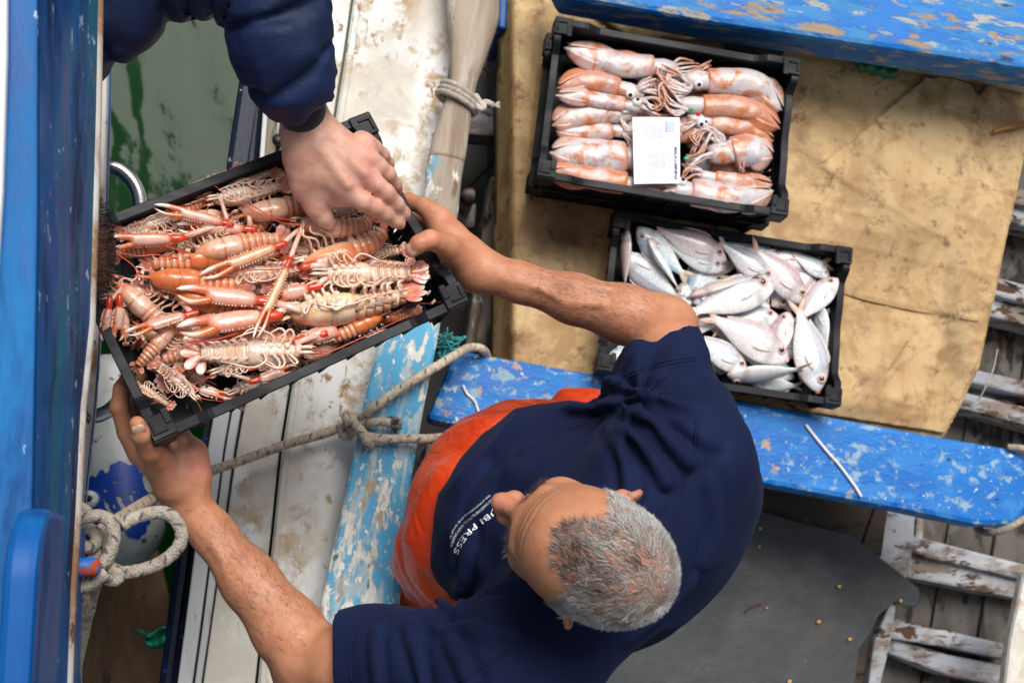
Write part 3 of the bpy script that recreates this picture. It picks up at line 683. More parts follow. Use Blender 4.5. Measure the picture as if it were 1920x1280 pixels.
fill += [
 ('orange ringed langoustine just under the upper crate wall near its left end', (300, 415), (420, 360), Zm, 20, 1), ('pink langoustine squeezed between the two top left claws', (420, 400), (300, 425), Zm+.006, 60, 2),
 ('orange langoustine peeping out below the white shouldered one', (470, 500), (330, 500), Zm, 0, 1), ('orange backed langoustine filling the gap below the long diagonal claw', (430, 600), (560, 640), Zm, 15, 1),
 ('pale orange langoustine along the lower crate wall, middle', (640, 640), (480, 700), Zm-.006, 30, 0), ('orange tailed langoustine in the lower left, under the flat pink tail lobes', (420, 650), (290, 730), Zm-.006, -20, 1),
 ('pink langoustine crossing beneath the amber ringed one', (260, 610), (390, 690), Zm-.004, 10, 2), ('orange langoustine at the right wall under the cream bellied one', (700, 600), (800, 585), Zm, 40, 1),
 ('orange langoustine below the thumb at the right wall', (660, 500), (790, 500), Zm, 20, 1), ('cream langoustine between the middle claws and the red fan', (640, 560), (480, 530), Zm, 150, 0),
 ('pink langoustine upright against the left wall', (235, 640), (225, 540), Zm, 0, 2), ('orange langoustine near the upper wall, half under the wrist', (520, 360), (650, 340), Zm-.01, 10, 1),
 ('pinkish langoustine tucked along the left wall near the bottom', (255, 720), (330, 770), Zm-.02, 160, 2), ('orange langoustine tucked below the jagged white plates', (590, 470), (700, 500), Zm+.004, -20, 1),
]
for i, (lb, h, t, z, ro, tn) in enumerate(fill): L(lb, cr, h, t, z, ro, .15, 0, tone=tn, seed=i+40, legs=1, ants=0, claws=[] if i % 3 else [((lerp(h[0], t[0], -.1)+10, lerp(h[1], t[1], -.1)+8), (lerp(h[0], t[0], -.55)+6, lerp(h[1], t[1], -.45)+10), z-.004, z-.012, i)] if 260 < lerp(h[0], t[0], -.55) < 760 and h[1] > 380 else [])
L('langoustine with only its orange fanned tail showing left of the wrist', cr, (600, 400), (500, 300), Z2, 15, .15, .1, (), 1, 1)
L('greyish belly up langoustine against the upper rim, next to the orange tail', cr, (398, 350), (530, 320), Z2, 170, .1, 0, (), 3, 2)
L('belly up langoustine with rows of pink swimmerets left of the hand', cr, (395, 378), (556, 345), Z2+.006, 165, .1, 0, [((428, 420), (288, 386), -.02, -.012, 0)], 2, 3)
L('cream shelled langoustine left of the hand, its white claw reaching the left wall', cr, (448, 404), (640, 372), Z1-.01, 35, .1, 0, [((335, 447), (198, 452), -.016, -.012, 0), ((470, 430), (330, 424), -.03, -.028, 2)], 0, 4)
L('langoustine on its side with black eye and curled orange tail under the thumb', cr, (556, 418), (735, 440), Z1+.002, 48, .62, -.1, [((527, 459), (374, 519), -.010, -.006, 1), ((541, 492), (476, 636), .0, .012, 1, .72)], 0, 5)
L('white shouldered langoustine left of centre, its red feelers pointing to the left wall', cr, (360, 478), (560, 438), Z1-.006, 28, .1, .1, (), 0, 6)
L('plain orange langoustine tail pointing left beneath the white shouldered one', cr, (440, 480), (250, 500), Z2+.004, 0, .2, .1, (), 1, 7)
L('orange langoustine tail at the far left, under the long white claw', cr, (330, 455), (196, 482), Z2, -10, .1, 0, (), 1, 8)
L('smooth orange backed langoustine lying lengthwise with two dark eyes, left of centre', cr, (272, 521), (492, 538), Z1-.004, 8, .12, 0, (), 1, 9)
L('amber backed langoustine whose head is hidden, just below the smooth orange one', cr, (320, 550), (520, 594), Z1-.014, 0, .12, 0, [((360, 588), (233, 625), -.008, -.008, 2, .8)], 1, 10)
L('pink shelled langoustine slanting down from the left wall, feelers up', cr, (216, 528), (352, 655), Z1-.014, 30, .2, 0, [((224, 562), (218, 640), -.015, -.03, 0), ((205, 566), (196, 640), -.02, -.03, 0)], 2, 11)
L('greyish belly up langoustine in the very middle among the claws', cr, (420, 520), (590, 505), Z2+.006, 170, .1, 0, (), 3, 12)
L('belly up langoustine with the bright red and orange tail fan at the right wall', cr, (590, 515), (812, 515), Z1-.002, 176, .12, 0, [((575, 500), (690, 470), -.012, -.03, 0), ((592, 538), (500, 560), -.012, -.02, 2)], 2, 13, fan=.6)
L('langoustine with jagged white side plates curling toward the thumb at the right wall', cr, (560, 500), (775, 440), Z2+.012, 60, .5, .1, (), 1, 14)
L('large cream bellied langoustine on its side, tail by the lower right corner', cr, (535, 592), (812, 553), Z1+.004, 140, .1, .08, [((512, 592), (332, 617), -.006, -.004, 0, 1.15), ((502, 566), (330, 545), -.014, -.012, 2)], 0, 15)
L('langoustine curled up so that its orange dome of a tail points at the lower rim', cr, (720, 590), (590, 650), Z2+.014, 0, .5, .1, (), 1, 16)
L('long pale belly up langoustine with flat pink tail lobes at the lower left', cr, (575, 660), (325, 664), Z1-.002, 180, .05, 0, [((560, 640), (660, 610), -.02, -.03, 2), ((600, 628), (560, 640), -.02, -.03, 0)], 2, 17, fan=1.6)
L('amber ringed langoustine curled in the lower left by the wall', cr, (330, 610), (240, 700), Z2+.010, 20, .45, .2, (), 0, 18)
L('langoustine on its back in the lower left corner, thin legs trailing over the floor', cr, (368, 745), (280, 665), Z1-.020, 150, .1, .1, [((365, 728), (432, 745), -.05, -.05, 2)], 3, 19)
L('belly up langoustine by the lower rim with red jointed pink claws to its right', cr, (400, 700), (545, 650), Z2+.006, 175, .1, 0, [((470, 690), (560, 668), -.026, -.026, 2), ((476, 714), (560, 690), -.028, -.026, 2), ], 2, 20)

_rl = random.Random(21)
for k in range(22):                                          # the lower layer that fills the gaps
    u_, v_ = _rl.uniform(-.40, .42), _rl.uniform(-.38, .38); a_ = _rl.gauss(.15, .45)+(math.pi if _rl.random() < .5 else 0)
    def _px(u, v): return (lerp(lerp(105, 690, u), lerp(305, 862, u), v), lerp(lerp(440, 225, u), lerp(805, 575, u), v))
    L('langoustine in the lower layer of the heap, mostly covered by others', cr, _px(.5+u_*.9+.14*math.cos(a_), .5+v_*.9+.14*math.sin(a_)), _px(.5+u_*.9-.14*math.cos(a_), .5+v_*.9-.14*math.sin(a_)), -.046-.02*_rl.random(), _rl.uniform(-60, 200), .25, .1*_rl.uniform(-1, 1), (), k % 4, 300+k, ants=0)
# ------------------------------------------------------------------ fish
M['fish'] = mat_vc('silvery fish skin', .17, 240, .20, .25, 420, sss=.04, coat=.6)
M['fin'] = mat_vc('fish fin', .4, 120, .2, .1, 300)
M['pupil'] = M['eye_black']
M['iris'] = mat_vc('fish iris', .15, 200, .1, .05, 300, coat=.5)
FG = 'silvery pink fish heaped in the crate by the thwart'
def fish(label, head, tail, dz, kind=0, roll=0, flip=1, bend=0, seed=0, dzt=None, fat=1.0):
    cr = cr_fish; rg = random.Random(seed+900)
    hx, tx = np.array(head, float), np.array(tail, float); mid = (hx*.6+tx*.4); head, tail = mid+(hx-mid)*1.03, mid+(tx-mid)*1.07
    A = CP(cr, *head, dz); B = CP(cr, *tail, dz if dzt is None else dzt)
    def cl(p):
        q = (p-cr['c']) @ cr['R']; q[0] = np.clip(q[0], -CW/2+.022, CW/2-.022); q[1] = np.clip(q[1], -CH/2+.026, CH/2-.026); return cr['R'] @ q+cr['c']
    A, B = cl(A), cl(B); ax = nrm(A-B); Ls = np.linalg.norm(A-B)
    up0 = cr['R'][:, 2]; up0 = nrm(up0-np.dot(up0, ax)*ax); s0 = np.cross(up0, ax)*flip
    r = math.radians(roll); TH = up0*math.cos(r)+s0*math.sin(r); DO = s0*math.cos(r)-up0*math.sin(r)   # TH thickness axis, DO dorsal
    root = thing('fish', label, 'fish', A, FG)
    def W(p):
        p = np.asarray(p, float).reshape(-1, 3); x = p[:, 0]
        b = bend*((x/-1.0)**2); return A+Ls*(p[:, :1]*ax+(p[:, 1:2]+b[:, None])*DO+p[:, 2:]*TH)
    back, flank, belly = [((.46, .42, .46), (.70, .77, .82), (.88, .86, .84)), ((.50, .35, .37), (.70, .60, .62), (.82, .77, .76)), ((.30, .17, .12), (.46, .30, .26), (.70, .60, .56)), ((.30, .40, .47), (.62, .75, .82), (.86, .88, .88)), ((.52, .43, .45), (.78, .72, .73), (.88, .84, .83))][kind]
    u = np.array([0, .012, .03, .06, .10, .15, .21, .22, .28, .35, .43, .51, .59, .67, .74, .80, .84, .86])
    h = np.interp(u, [0, .03, .08, .15, .25, .36, .5, .62, .74, .82, .86], [.012, .045, .085, .122, .155, .165, .148, .112, .066, .040, .036])*fat*1.13
    w = np.interp(u, [0, .03, .10, .22, .36, .55, .74, .86], [.010, .030, .056, .074, .078, .060, .030, .010])
    w[7] *= .96; yo = np.interp(u, [0, .1, .3, .6, .86], [-.03, -.012, 0, .004, .006])
    n = 28; th = np.linspace(0, 2*math.pi, n, endpoint=False); s = np.cos(th)          # +1 dorsal
    rings = []
    for i, x in enumerate(u):
        c = mixc(flank, back, np.clip((s-.25)*1.5, 0, 1)); c = mixc(c, belly, np.clip((-s-.05)*1.7, 0, 1))
        c = c*(1-.32*np.exp(-((s-.42)/.07)**2)*(x > .22))[:, None]                     # lateral line
        if x < .05: c = mixc(c, (.55, .22, .20), np.full(n, .55))
        if .20 < x < .225: c = c*.70
        rings.append(c)
    m = MB(); P0 = np.stack([-u, yo, 0*u], 1); V = []
    for i in range(len(u)):
        for t in th: V.append((-u[i], yo[i]+math.cos(t)*h[i], math.sin(t)*w[i]*(1-.25*abs(math.cos(t))**3)))
    V = W(V); f = []
    for i in range(len(u)-1):
        for j in range(n): k = (j+1) % n; f.append((i*n+j, (i+1)*n+j, (i+1)*n+k, i*n+k))
    f += [list(range(n)), [len(u)*n-1-j for j in range(n)]]
    m.add(V, f, np.concatenate(rings))
    o = m.build('body', M['fish'], root, sub=1)
    for sg in (1, -1):
        if sg*math.cos(r) < -.35: continue
        e = MB(); c = W([(-.128, .030, sg*.055)])[0]; Rm = np.stack([ax, DO, TH], 1)
        ball(e, c, np.array((.053, .053, .022))*Ls, (.70, .47, .40), Rm, 16, 8); e.build('eye', M['iris'], root)
        e2 = MB(); ball(e2, W([(-.128, .030, sg*.0685)])[0], np.array((.031, .031, .012))*Ls, (0, 0, 0), Rm, 12, 7); o2 = e2.build('pupil', M['pupil'], root)
    fc = [(.62, .44, .34), (.60, .36, .28), (.36, .18, .09), (.55, .42, .30), (.60, .40, .32)][kind]
    t = MB()
    for sg in (-1, 1):
        loft(t, W(resamp([(-.82, .004, 0), (-.88, .022*sg, .002), (-.95, .062*sg, .004), (-1.02, .100*sg, .0)], 9)), np.array([.022, .028, .032, .034, .033, .030, .024, .015, .003])*Ls, np.full(9, .004)*Ls, 8, np.array([mixc(fc, flank, .4)]*3+[np.array(fc)]*4+[np.array(fc)*.8]*2), TH)
    t.build('tail_fin', M['fin'], root)
    d = MB(); xs = np.linspace(.26, .74, 12); hh = np.interp(xs, u, h)+np.interp(xs, u, yo); V = []
    for x, y in zip(xs, hh): V += [(-x, y-.004, 0.002), (-x-.02, y+.016, .006)]
    V = W(V); d.add(V, [(2*i, 2*i+2, 2*i+3, 2*i+1) for i in range(11)], mixc(fc, flank, .5)); d.build('dorsal_fin', M['fin'], root)
    if abs(math.cos(r)) > .5:
        p = MB(); sg = 1 if math.cos(r) > 0 else -1; loft(p, W([(-.235, -.035, sg*.074), (-.29, -.045, sg*.082), (-.36, -.06, sg*.079), (-.41, -.072, sg*.072)]), np.array([.008, .017, .016, .003])*Ls, np.full(4, .003)*Ls, 8, mixc((.72, .60, .50), flank, .3), TH); p.build('pectoral_fin', M['fin'], root)
    return root
def FZ(x, y): return (1070+x*.3125, 380+y*.3125)
FA, FB, FC_ = -.012, -.030, -.052
FISH = [
 ('brown backed fish standing on edge along the left wall of its crate', (335, 120), (325, 520), FB, 2, 78, 1, 0),
 ('white fish in the upper left corner, big eye toward the corner', (395, 150), (700, 450), FB+.008, 3, 8, 1, 0),
 ('slim fish bent like a bow, belly up, below the corner fish at the left', (470, 215), (640, 530), FA, 0, 60, -1, .22),
 ('pink sided fish along the upper wall, head to the right', (935, 330), (500, 110), FB+.012, 1, -8, 1, .05),
 ('fish with only its silvery head showing near the top, looking up left', (555, 170), (760, 330), FB, 0, 20, -1, 0),
 ('grey scaled fish under the pink one at the top, head to the right', (915, 395), (560, 250), FB+.006, 3, -6, 1, .02),
 ('plump white fish in the upper middle, head pointing to the lower right', (1212, 465), (880, 190), FA-.004, 0, -4, 1, .03),
 ('pinkish brown fish right of the plump white one, snout down', (1415, 590), (1070, 230), FA-.002, 1, -6, 1, .04),
 ('silver fish peeping out at the upper right under the dark headed one', (1550, 440), (1330, 320), FB, 3, 0, 1, 0),
 ('fish with a small dark head in the upper right corner', (1500, 300), (1610, 520), FC_+.004, 3, 10, -1, 0),
 ('pink bellied fish at the right wall, mouth pointing up to the corner', (1632, 455), (1350, 720), FA-.006, 4, 6, 1, -.02),
 ('brown fish seen from its back in the middle of the crate', (715, 560), (1110, 430), FB+.010, 2, 74, -1, -.16),
 ('silver blue fish in the middle, half under the large white one', (735, 590), (1060, 470), FB+.010, 3, -5, -1, 0),
 ('large white fish across the middle with a brown tail at its left', (1212, 480), (690, 660), FA+.006, 0, 4, 1, -.03),
 ('fish whose bright eyed head peeks out just right of the forearm', (730, 575), (480, 660), FB, 3, 6, 1, 0),
 ('fish by the left wall with reddish gill showing', (372, 490), (650, 560), FC_, 1, 10, -1, 0),
 ('small white fish below the large white one, snout to the right', (1238, 665), (860, 760), FB, 0, 0, 1, 0),
 ('fish turned tail up between the brown tails right of the middle', (1160, 500), (1420, 660), FC_+.008, 0, 0, 1, 0),
 ('fish with its dark mouth pointing up, left of the long upright fish', (1300, 650), (1200, 1000), FB+.006, 1, 14, 1, 0),
 ('long upright white fish at the right, its head at the lower corner', (1500, 1130), (1330, 610), FA+.004, 0, -6, 1, .06),
 ('big eyed pink and white fish in front of the upright one, head lower right', (1310, 930), (800, 700), FA+.004, 4, -6, 1, .06),
 ('white fish emerging from behind the sleeve, tail to the right', (560, 760), (900, 735), FB, 0, 0, -1, 0),
 ('white fish beside the sleeve, head down near the lower wall', (1058, 1000), (700, 800), FB+.014, 0, -4, 1, .04),
 ('fish with its white belly up along the lower wall, tail to the right', (940, 1040), (1390, 1030), FA-.004, 0, 66, 1, -.16),
 ('fish head sticking out left below the sleeve, at the lower left corner', (190, 920), (480, 880), FB, 3, 10, -1, 0),
 ('thin silver fish on edge along the right wall', (1480, 600), (1540, 930), FB-.008, 3, 60, 1, 0),
 ('fish low under the pink and white one, only a grey side in view', (1340, 1040), (1000, 900), FC_, 3, 0, 1, 0),
 ('fish tip by the lower wall between belly up fish and upright fish', (1080, 1090), (1380, 1100), FC_+.004, 0, 30, 1, 0),
 ('pale fish low in the left middle under the bow shaped one', (600, 640), (900, 380), FC_, 0, 0, 1, 0),
 ('dim fish at the bottom of the heap near the upper wall', (1180, 300), (860, 260), FC_-.01, 2, 0, 1, 0),
 ('fish at the bottom of the heap on the right, mostly covered', (1480, 700), (1250, 500), FC_-.012, 3, 0, 1, 0),
 ('fish at the bottom of the heap near the lower wall, mostly covered by the sleeve', (650, 900), (950, 1000), FC_-.01, 0, 0, 1, 0),
 ('fish under the forearm at the left of the crate, mostly covered', (420, 700), (640, 800), FC_-.01, 0, 0, 1, 0),
 ('fish at the bottom right of the heap with its back to the wall', (1440, 1000), (1470, 720), FC_-.01, 2, 20, 1, 0),
]
FISH += [('fish hidden under the others at the left wall of its crate', (300, 640), (520, 520), FC_-.008, 0, 0, 1, 0), ('fish hidden low behind the arm at the lower left', (330, 800), (560, 690), FC_, 3, 0, 1, 0), ('fish under the plump white one in the upper middle', (1000, 350), (760, 430), FC_-.006, 0, 0, 1, 0),
 ('fish under the large white one across the middle', (1000, 640), (760, 560), FC_-.008, 1, 0, 1, 0), ('fish low beside the upright fish near the right wall', (1560, 780), (1440, 1010), FC_, 0, 0, 1, 0), ('fish low beneath the pink bellied fish at the right', (1420, 640), (1560, 820), FC_-.006, 1, 0, 1, 0),
 ('fish low in the upper left below the fish with silvery head', (640, 330), (480, 180), FC_-.006, 0, 0, 1, 0), ('fish deep in the middle between brown back and blue one', (900, 560), (1150, 620), FC_-.012, 3, 0, 1, 0), ('fish under the lower wall heap left of the belly up one', (820, 1010), (1020, 940), FC_-.008, 0, 0, 1, 0), ('fish deep at the upper right under the pinkish brown one', (1320, 340), (1080, 330), FC_-.012, 0, 0, 1, 0)]
for i, (lb, h, t, z, kd, ro, fl, bd) in enumerate(FISH): fish(lb, FZ(*h), FZ(*t), z, kd, ro, fl, bd, i)

_rl = random.Random(5)
for k in range(14):
    x_, y_, a_ = _rl.uniform(420, 1480), _rl.uniform(240, 950), _rl.uniform(0, 6.28)
    fish('pale fish in the lower layer of the heap, mostly covered by others', FZ(x_+230*math.cos(a_), y_+230*math.sin(a_)), FZ(x_-230*math.cos(a_), y_-230*math.sin(a_)), -.040-.012*_rl.random(), (0, 3, 4)[k % 3], _rl.uniform(-10, 25), 1, 0, 400+k)
# ------------------------------------------------------------------ squid
_t = NT('wet squid skin'); _a = _t.N('ShaderNodeVertexColor'); _a.layer_name = 'Col'; _co = _t.coord()
_k = _t.ramp(_t.noise(_co, 26, 5, .7, .8), .50, .64)
_c = _t.mix(_k, _a.outputs[0], (.50, .15, .045)); _k2 = _t.ramp(_t.noise(_co, 300, 3), .60, .68, 0, .45)
_c = _t.mix(_k2, _c, (.40, .10, .06)); _c = _t.mix(_t.ramp(_t.noise(_co, 15, 4), .52, .75, 0, .5), _c, (.42, .36, .42))
M['squid'] = _t.fin(_c, .30, _t.bump(_t.noise(_co, 55, 5, .65), .5, .004), Coat_Weight=.25, Coat_Roughness=.18, Subsurface_Weight=.12, Subsurface_Scale=.008)
M['arms'] = mat_vc('squid arms', .25, 120, .3, .25, 250, sss=.12, coat=.4)
SW = np.array((.56, .55, .56)); SP = np.array((.52, .31, .25)); SO = np.array((.56, .155, .028))
SG = 'squid laid out in the upper crate'
def squid(label, tip, mouth, dz, width, arms, kind=0, mid=None, seed=0, eye=True, fin=True, eye_side=1):
    "tip and mouth of the mantle in photo pixels; arms: list of pixel polylines starting near the mouth"
    cr = cr_squid; rg = random.Random(seed+50)
    A, B = CP(cr, *tip, dz), CP(cr, *mouth, dz); up = cr['R'][:, 2]; Ls = np.linalg.norm(A-B); ax = nrm(A-B)
    root = thing('squid', label, 'squid', A, SG)
    pth = [A, CP(cr, *mid, dz) if mid else lerp(A, B, .5), B]; u = np.linspace(0, 1, 26); pts = resamp(pth, 26)
    w = width*FPX**-1*2.75
    pf = np.interp(u, [0, .03, .10, .22, .40, .65, .85, .95, 1], [.03, .16, .40, .66, .90, 1.0, .95, .93, .88])*w
    base = [SW, mixc(SW, SP, .45), mixc(SP, SO, .30)][kind]
    n = 20; th = np.linspace(0, 2*math.pi, n, endpoint=False); rings = []
    for i, x in enumerate(u):
        f = np.clip((x-.86)/.1, 0, 1)*.8+np.clip((.16-x)/.2, 0, 1)*.45
        rings.append(mixc(np.tile(base, (n, 1)), SO, np.clip(f+.25*np.cos(th*1+x*5+seed), 0, 1)*np.full(n, 1.0)*(.9 if kind else .75)))
    pts2 = pts+np.array([fbm(pts, 25, seed+3), fbm(pts, 25, seed+8), 0*u]).T*.003
    m = MB(); loft(m, pts2, pf, pf*.58, n, np.array(rings), up); _v = m.v[0]; m.v[0] = _v+.0032*np.stack([fbm(_v, 38, seed+11), fbm(_v, 38, seed+17), fbm(_v, 45, seed+23)], 1); m.c[0] = mixc(m.c[0], np.array((.34, .30, .33)), np.clip(.75*fbm(_v, 30, seed+31), 0, .6)); o = m.build('mantle', M['squid'], root, sub=1)
    if fin:
        f = MB(); a = pts[0]; d = nrm(pts[10]-pts[0]); sd = np.cross(up, d); dep = up*.002
        for sg in (-1, 1):
            V = []; nn = 9
            for i in range(nn):
                t = i/(nn-1); b = pts[int(1+t*11)]; ww = pf[int(1+t*11)]; ext = w*.85*math.sin(math.pi*min(1, t*.92+.06))**.8
                for q in (0, .5, 1.0): V.append(b+sd*sg*(ww*.5+(ww*.45+ext*.55)*q)+up*(w*.22*(1-q)-w*.18*q)+dep)
            F = grid_faces(nn, 3) if sg > 0 else [q[::-1] for q in grid_faces(nn, 3)]
            f.add(V, F, mixc(base, SO, .45))
        o = f.build('fin', M['squid'], root, sub=1); md = o.modifiers.new('solid', 'SOLIDIFY'); md.thickness = .003
    # head and eyes
    hd = MB(); dB = nrm(pts[-1]-pts[-3]); c = B+dB*.022; loft(hd, [B-dB*.012, B+dB*.004, B+dB*.02, B+dB*.038, B+dB*.05], np.array([.6, .66, .72, .6, .45])*w, np.array([.42, .46, .5, .42, .32])*w, 14, np.array([mixc(SW, SO, .5), SW, SW, mixc(SW, SP, .4), mixc(SW, SP, .5)]), up)
    hd.build('head', M['squid'], root)
    if eye:
        sd = np.cross(up, dB)*eye_side; ec = c+sd*w*.42+up*w*.34; en = nrm(up+sd*.4)
        e = MB(); ball(e, ec, .0105, (.82, .82, .80)); e.build('eye', M['iris'], root); e = MB(); ball(e, ec+en*.0075, .0048, (0, 0, 0)); e.build('pupil', M['pupil'], root)
    S0 = B+dB*.045
    for k, poly in enumerate(arms):
        q = [S0-dB*.012]+[CP(cr, x, y, dz+.006+.006*rg.random()) for x, y in poly]
        for rep in range(3):
            jit = [np.array([rg.uniform(-.007, .007), rg.uniform(-.007, .007), rg.uniform(-.005, .005)])*min(1, i*.6) for i in range(len(q))]
            rr = np.linspace(.0062, .0016, 22)*(1-.18*rep)
            m = MB(); loft(m, resamp(np.array(q)+np.array(jit), 22), rr, rr*.85, 8, np.array([mixc(SW, SP, .25+.5*rg.random())]*14+[mixc(SP, SO, .3)]*8), up); m.build('arm', M['arms'], root)
    return root
def SZ(x, y): return (1000+x*.2657, 60+y*.2657)
def SPL(*l): return [[SZ(*a) for a in q] for q in l]
SA, SB = -.030, -.048
def sq(lb, tip, mouth, dz, w, arms, kind, mid=None, seed=0, **kw): squid(lb, SZ(*tip), SZ(*mouth), dz, w*.2657*.56, SPL(*arms), kind, SZ(*mid) if mid else None, seed, **kw)
sq('long white squid along the top wall at the left, reddish at its open end', (215, 110), (850, 250), SB+.008, 185, [((960, 300), (1080, 320), (1230, 240)), ((980, 270), (1100, 270), (1240, 215)), ((950, 330), (900, 400), (930, 560)), ((960, 250), (1040, 215), (1160, 225))], 0, (560, 215), 1, eye=False)
sq('rusty pink squid second from the top at the left', (165, 400), (610, 400), SB+.006, 165, [((760, 390), (850, 360), (880, 440)), ((770, 420), (870, 440), (900, 500)), ((760, 370), (820, 330), (820, 400))], 2, (400, 345), 2, eye_side=-1)
sq('slender white squid with an orange end, third from the top at the left', (160, 445), (645, 515), SA+.004, 110, [((780, 500), (860, 540), (900, 490)), ((780, 530), (850, 570), (890, 590)), ((770, 480), (860, 480), (900, 540))], 0, (400, 470), 3)
sq('pale pink squid with folded fin in the left middle', (130, 660), (520, 580), SB+.006, 190, [((640, 560), (760, 560), (840, 570)), ((620, 620), (680, 760), (690, 840))], 1, (330, 590), 4, eye=False)
sq('squid showing its smooth underside, left middle above the big white one', (150, 700), (560, 700), SB+.004, 130, [((650, 720), (690, 800), (720, 840)), ((650, 690), (720, 700), (780, 720))], 1, (350, 700), 5, eye=False)
sq('broad white squid at the lower left', (110, 850), (660, 890), SB+.008, 235, [((760, 900), (840, 920), (900, 950))], 0, (380, 870), 6, eye=False)
sq('orange flecked squid along the bottom wall at the left', (95, 985), (660, 1075), SA-.006, 170, [((780, 1110), (900, 1130), (1000, 1160)), ((780, 1090), (880, 1090), (1010, 1120)), ((770, 1130), (860, 1150), (960, 1165))], 2, (380, 1020), 7)
sq('white squid curving down the upper right corner', (1760, 565), (1225, 345), SA-.004, 200, [((1100, 400), (960, 350), (870, 290)), ((1080, 420), (930, 380), (880, 250)), ((1060, 380), (960, 340), (1000, 300)), ((1090, 360), (1020, 300), (900, 240)), ((1070, 430), (960, 420), (900, 330))], 0, (1560, 370), 8, eye_side=1)
sq('bright orange squid second from the top at the right', (1745, 680), (1190, 520), SA-.004, 170, [((1060, 540), (960, 480), (900, 380)), ((1050, 560), (960, 560), (920, 440)), ((1060, 520), (980, 440), (920, 350)), ((1050, 570), (980, 570), (930, 500))], 2, (1500, 545), 9, eye=False)
sq('reddish squid lying third from the top at the right', (1700, 770), (1250, 640), SB+.006, 150, [((1130, 650), (1060, 680), (1040, 720))], 2, (1480, 680), 10, eye_side=1)
sq('big squid with curling pale arms in the right middle', (1690, 880), (1400, 850), SB+.010, 230, [((1330, 760), (1270, 690), (1190, 720), (1130, 850)), ((1300, 780), (1240, 740), (1180, 850), (1060, 900)), ((1360, 780), (1440, 790), (1460, 920), (1480, 980)), ((1300, 740), (1200, 680), (1130, 740), (1150, 800)), ((1290, 860), (1180, 900), (1080, 960), (1050, 1040))], 0, (1550, 840), 11, eye=False)
sq('slender pale squid above the bottom right one', (1690, 1075), (1280, 1030), SB+.010, 110, [((1180, 1000), (1120, 1020), (1060, 1060)), ((1180, 980), (1100, 960), (1040, 930))], 1, (1480, 1060), 12, eye=False)
sq('gleaming white squid with orange collar along the bottom right', (1690, 1120), (1110, 1130), SA, 205, [((1000, 1110), (900, 1090), (800, 1080)), ((1000, 1120), (920, 1120), (840, 1140))], 0, (1420, 1175), 13, eye_side=-1)
sq('squid mostly hidden beneath the paper card', (640, 640), (1120, 700), SB-.004, 200, [((1180, 720), (1240, 700), (1280, 660)), ((1180, 740), (1230, 800), (1180, 840))], 1, None, 14, fin=False, eye_side=1)
sq('squid buried low between the left and right rows near the top wall', (1000, 420), (1330, 560), SB-.02, 180, [((1400, 600), (1450, 640), (1500, 650))], 2, None, 15, fin=False, eye=False)
for k, (t_, m_) in enumerate((((300, 500), (700, 640)), ((1650, 640), (1240, 740)), ((1620, 980), (1240, 930)), ((330, 960), (700, 960)), ((700, 300), (1060, 400)))):
    sq('squid in the lower layer of its crate, mostly covered by others', t_, m_, SB-.022, 190, [((m_[0]+90, m_[1]+40), (m_[0]+160, m_[1]+10)), ((m_[0]+80, m_[1]-30), (m_[0]+150, m_[1]-60))], k % 3, None, 60+k, eye=False, fin=False)
for lb, x, y in (('green float bead lying among the arms right of the card', 1115, 548), ('green float bead near the orange arm below', 1080, 895)):
    m = MB(); c = CP(cr_squid, *SZ(x, y), -.012); ball(m, c, (.006, .004, .004), (.05, .45, .2)); tag(m.build('bead', mat_vc('bead plastic', .3)), lb, 'bead')
m = MB(); c = CP(cr_squid, *SZ(1165, 580), -.012); ball(m, c, (.005, .005, .004), (.6, .03, .02)); tag(m.build('bead', mat_vc('red bead plastic', .3)), 'tiny red bead beside the bright orange squid', 'bead')
# the paper card with its print
cq = cr_squid; zc = -.004
cor = [CP(cq, 1186, 220, zc), CP(cq, 1274, 221, zc), CP(cq, 1275, 344, zc), CP(cq, 1189, 345, zc)]
card = thing('paper_card', 'white printed paper card lying on the squid', 'card', np.mean(cor, 0))
def cpt(u, v): return lerp(lerp(cor[0], cor[1], u), lerp(cor[3], cor[2], u), v)+np.array([0, 0, .0012*math.sin(u*3.1)])
m = MB(); V = [cpt(u, v) for u in np.linspace(0, 1, 9) for v in np.linspace(0, 1, 9)]; m.add(V, [q[::-1] for q in grid_faces(9, 9)]); _cm = NT('white card').fin((.74, .77, .82), .35, Coat_Weight=.3)
o = m.build('sheet', _cm, card, smooth=False); md = o.modifiers.new('solid', 'SOLIDIFY'); md.thickness = .0005; md.offset = -1
ink = MB()
def inkbox(u0, v0, u1, v1, col):
    V = [cpt(u0, v0), cpt(u1, v0), cpt(u1, v1), cpt(u0, v1)]; ink.add(np.array(V)+np.array([0, 0, .0012]), [(3, 2, 1, 0)], col)
rng = random.Random(8)
for k in range(9):
    u = .26+k*.042; a = .13+rng.random()*.02
    v = a
    while v < .30+rng.random()*.05: s = rng.uniform(.008, .03); inkbox(u, v, u+.022, v+s, (.22, .25, .34)); v += s+.008
    v = .54
    while v < .74+rng.random()*.08: s = rng.uniform(.008, .03); inkbox(u+.05, v, u+.072, v+s, (.22, .25, .34)); v += s+.008
inkbox(.68, .06, .90, .23, (.45, .52, .66)); inkbox(.69, .075, .705, .23, (.2, .25, .36))
for k in range(5): inkbox(.70, .08+.03*k, .78, .086+.03*k, (.2, .24, .34))
inkbox(.33, .055, .50, .065, (.3, .33, .4)); inkbox(.08, .09, .10, .25, (.5, .54, .66)); inkbox(.08, .46, .10, .66, (.5, .54, .66)); inkbox(.835, .30, .85, .82, (.45, .48, .56)); inkbox(.77, .55, .785, .70, (.35, .38, .45)); inkbox(.70, .33, .706, .60, (.4, .43, .5))
ink.build('print', mat_vc('printed ink', .5, 60, .1, 0), card, smooth=False)
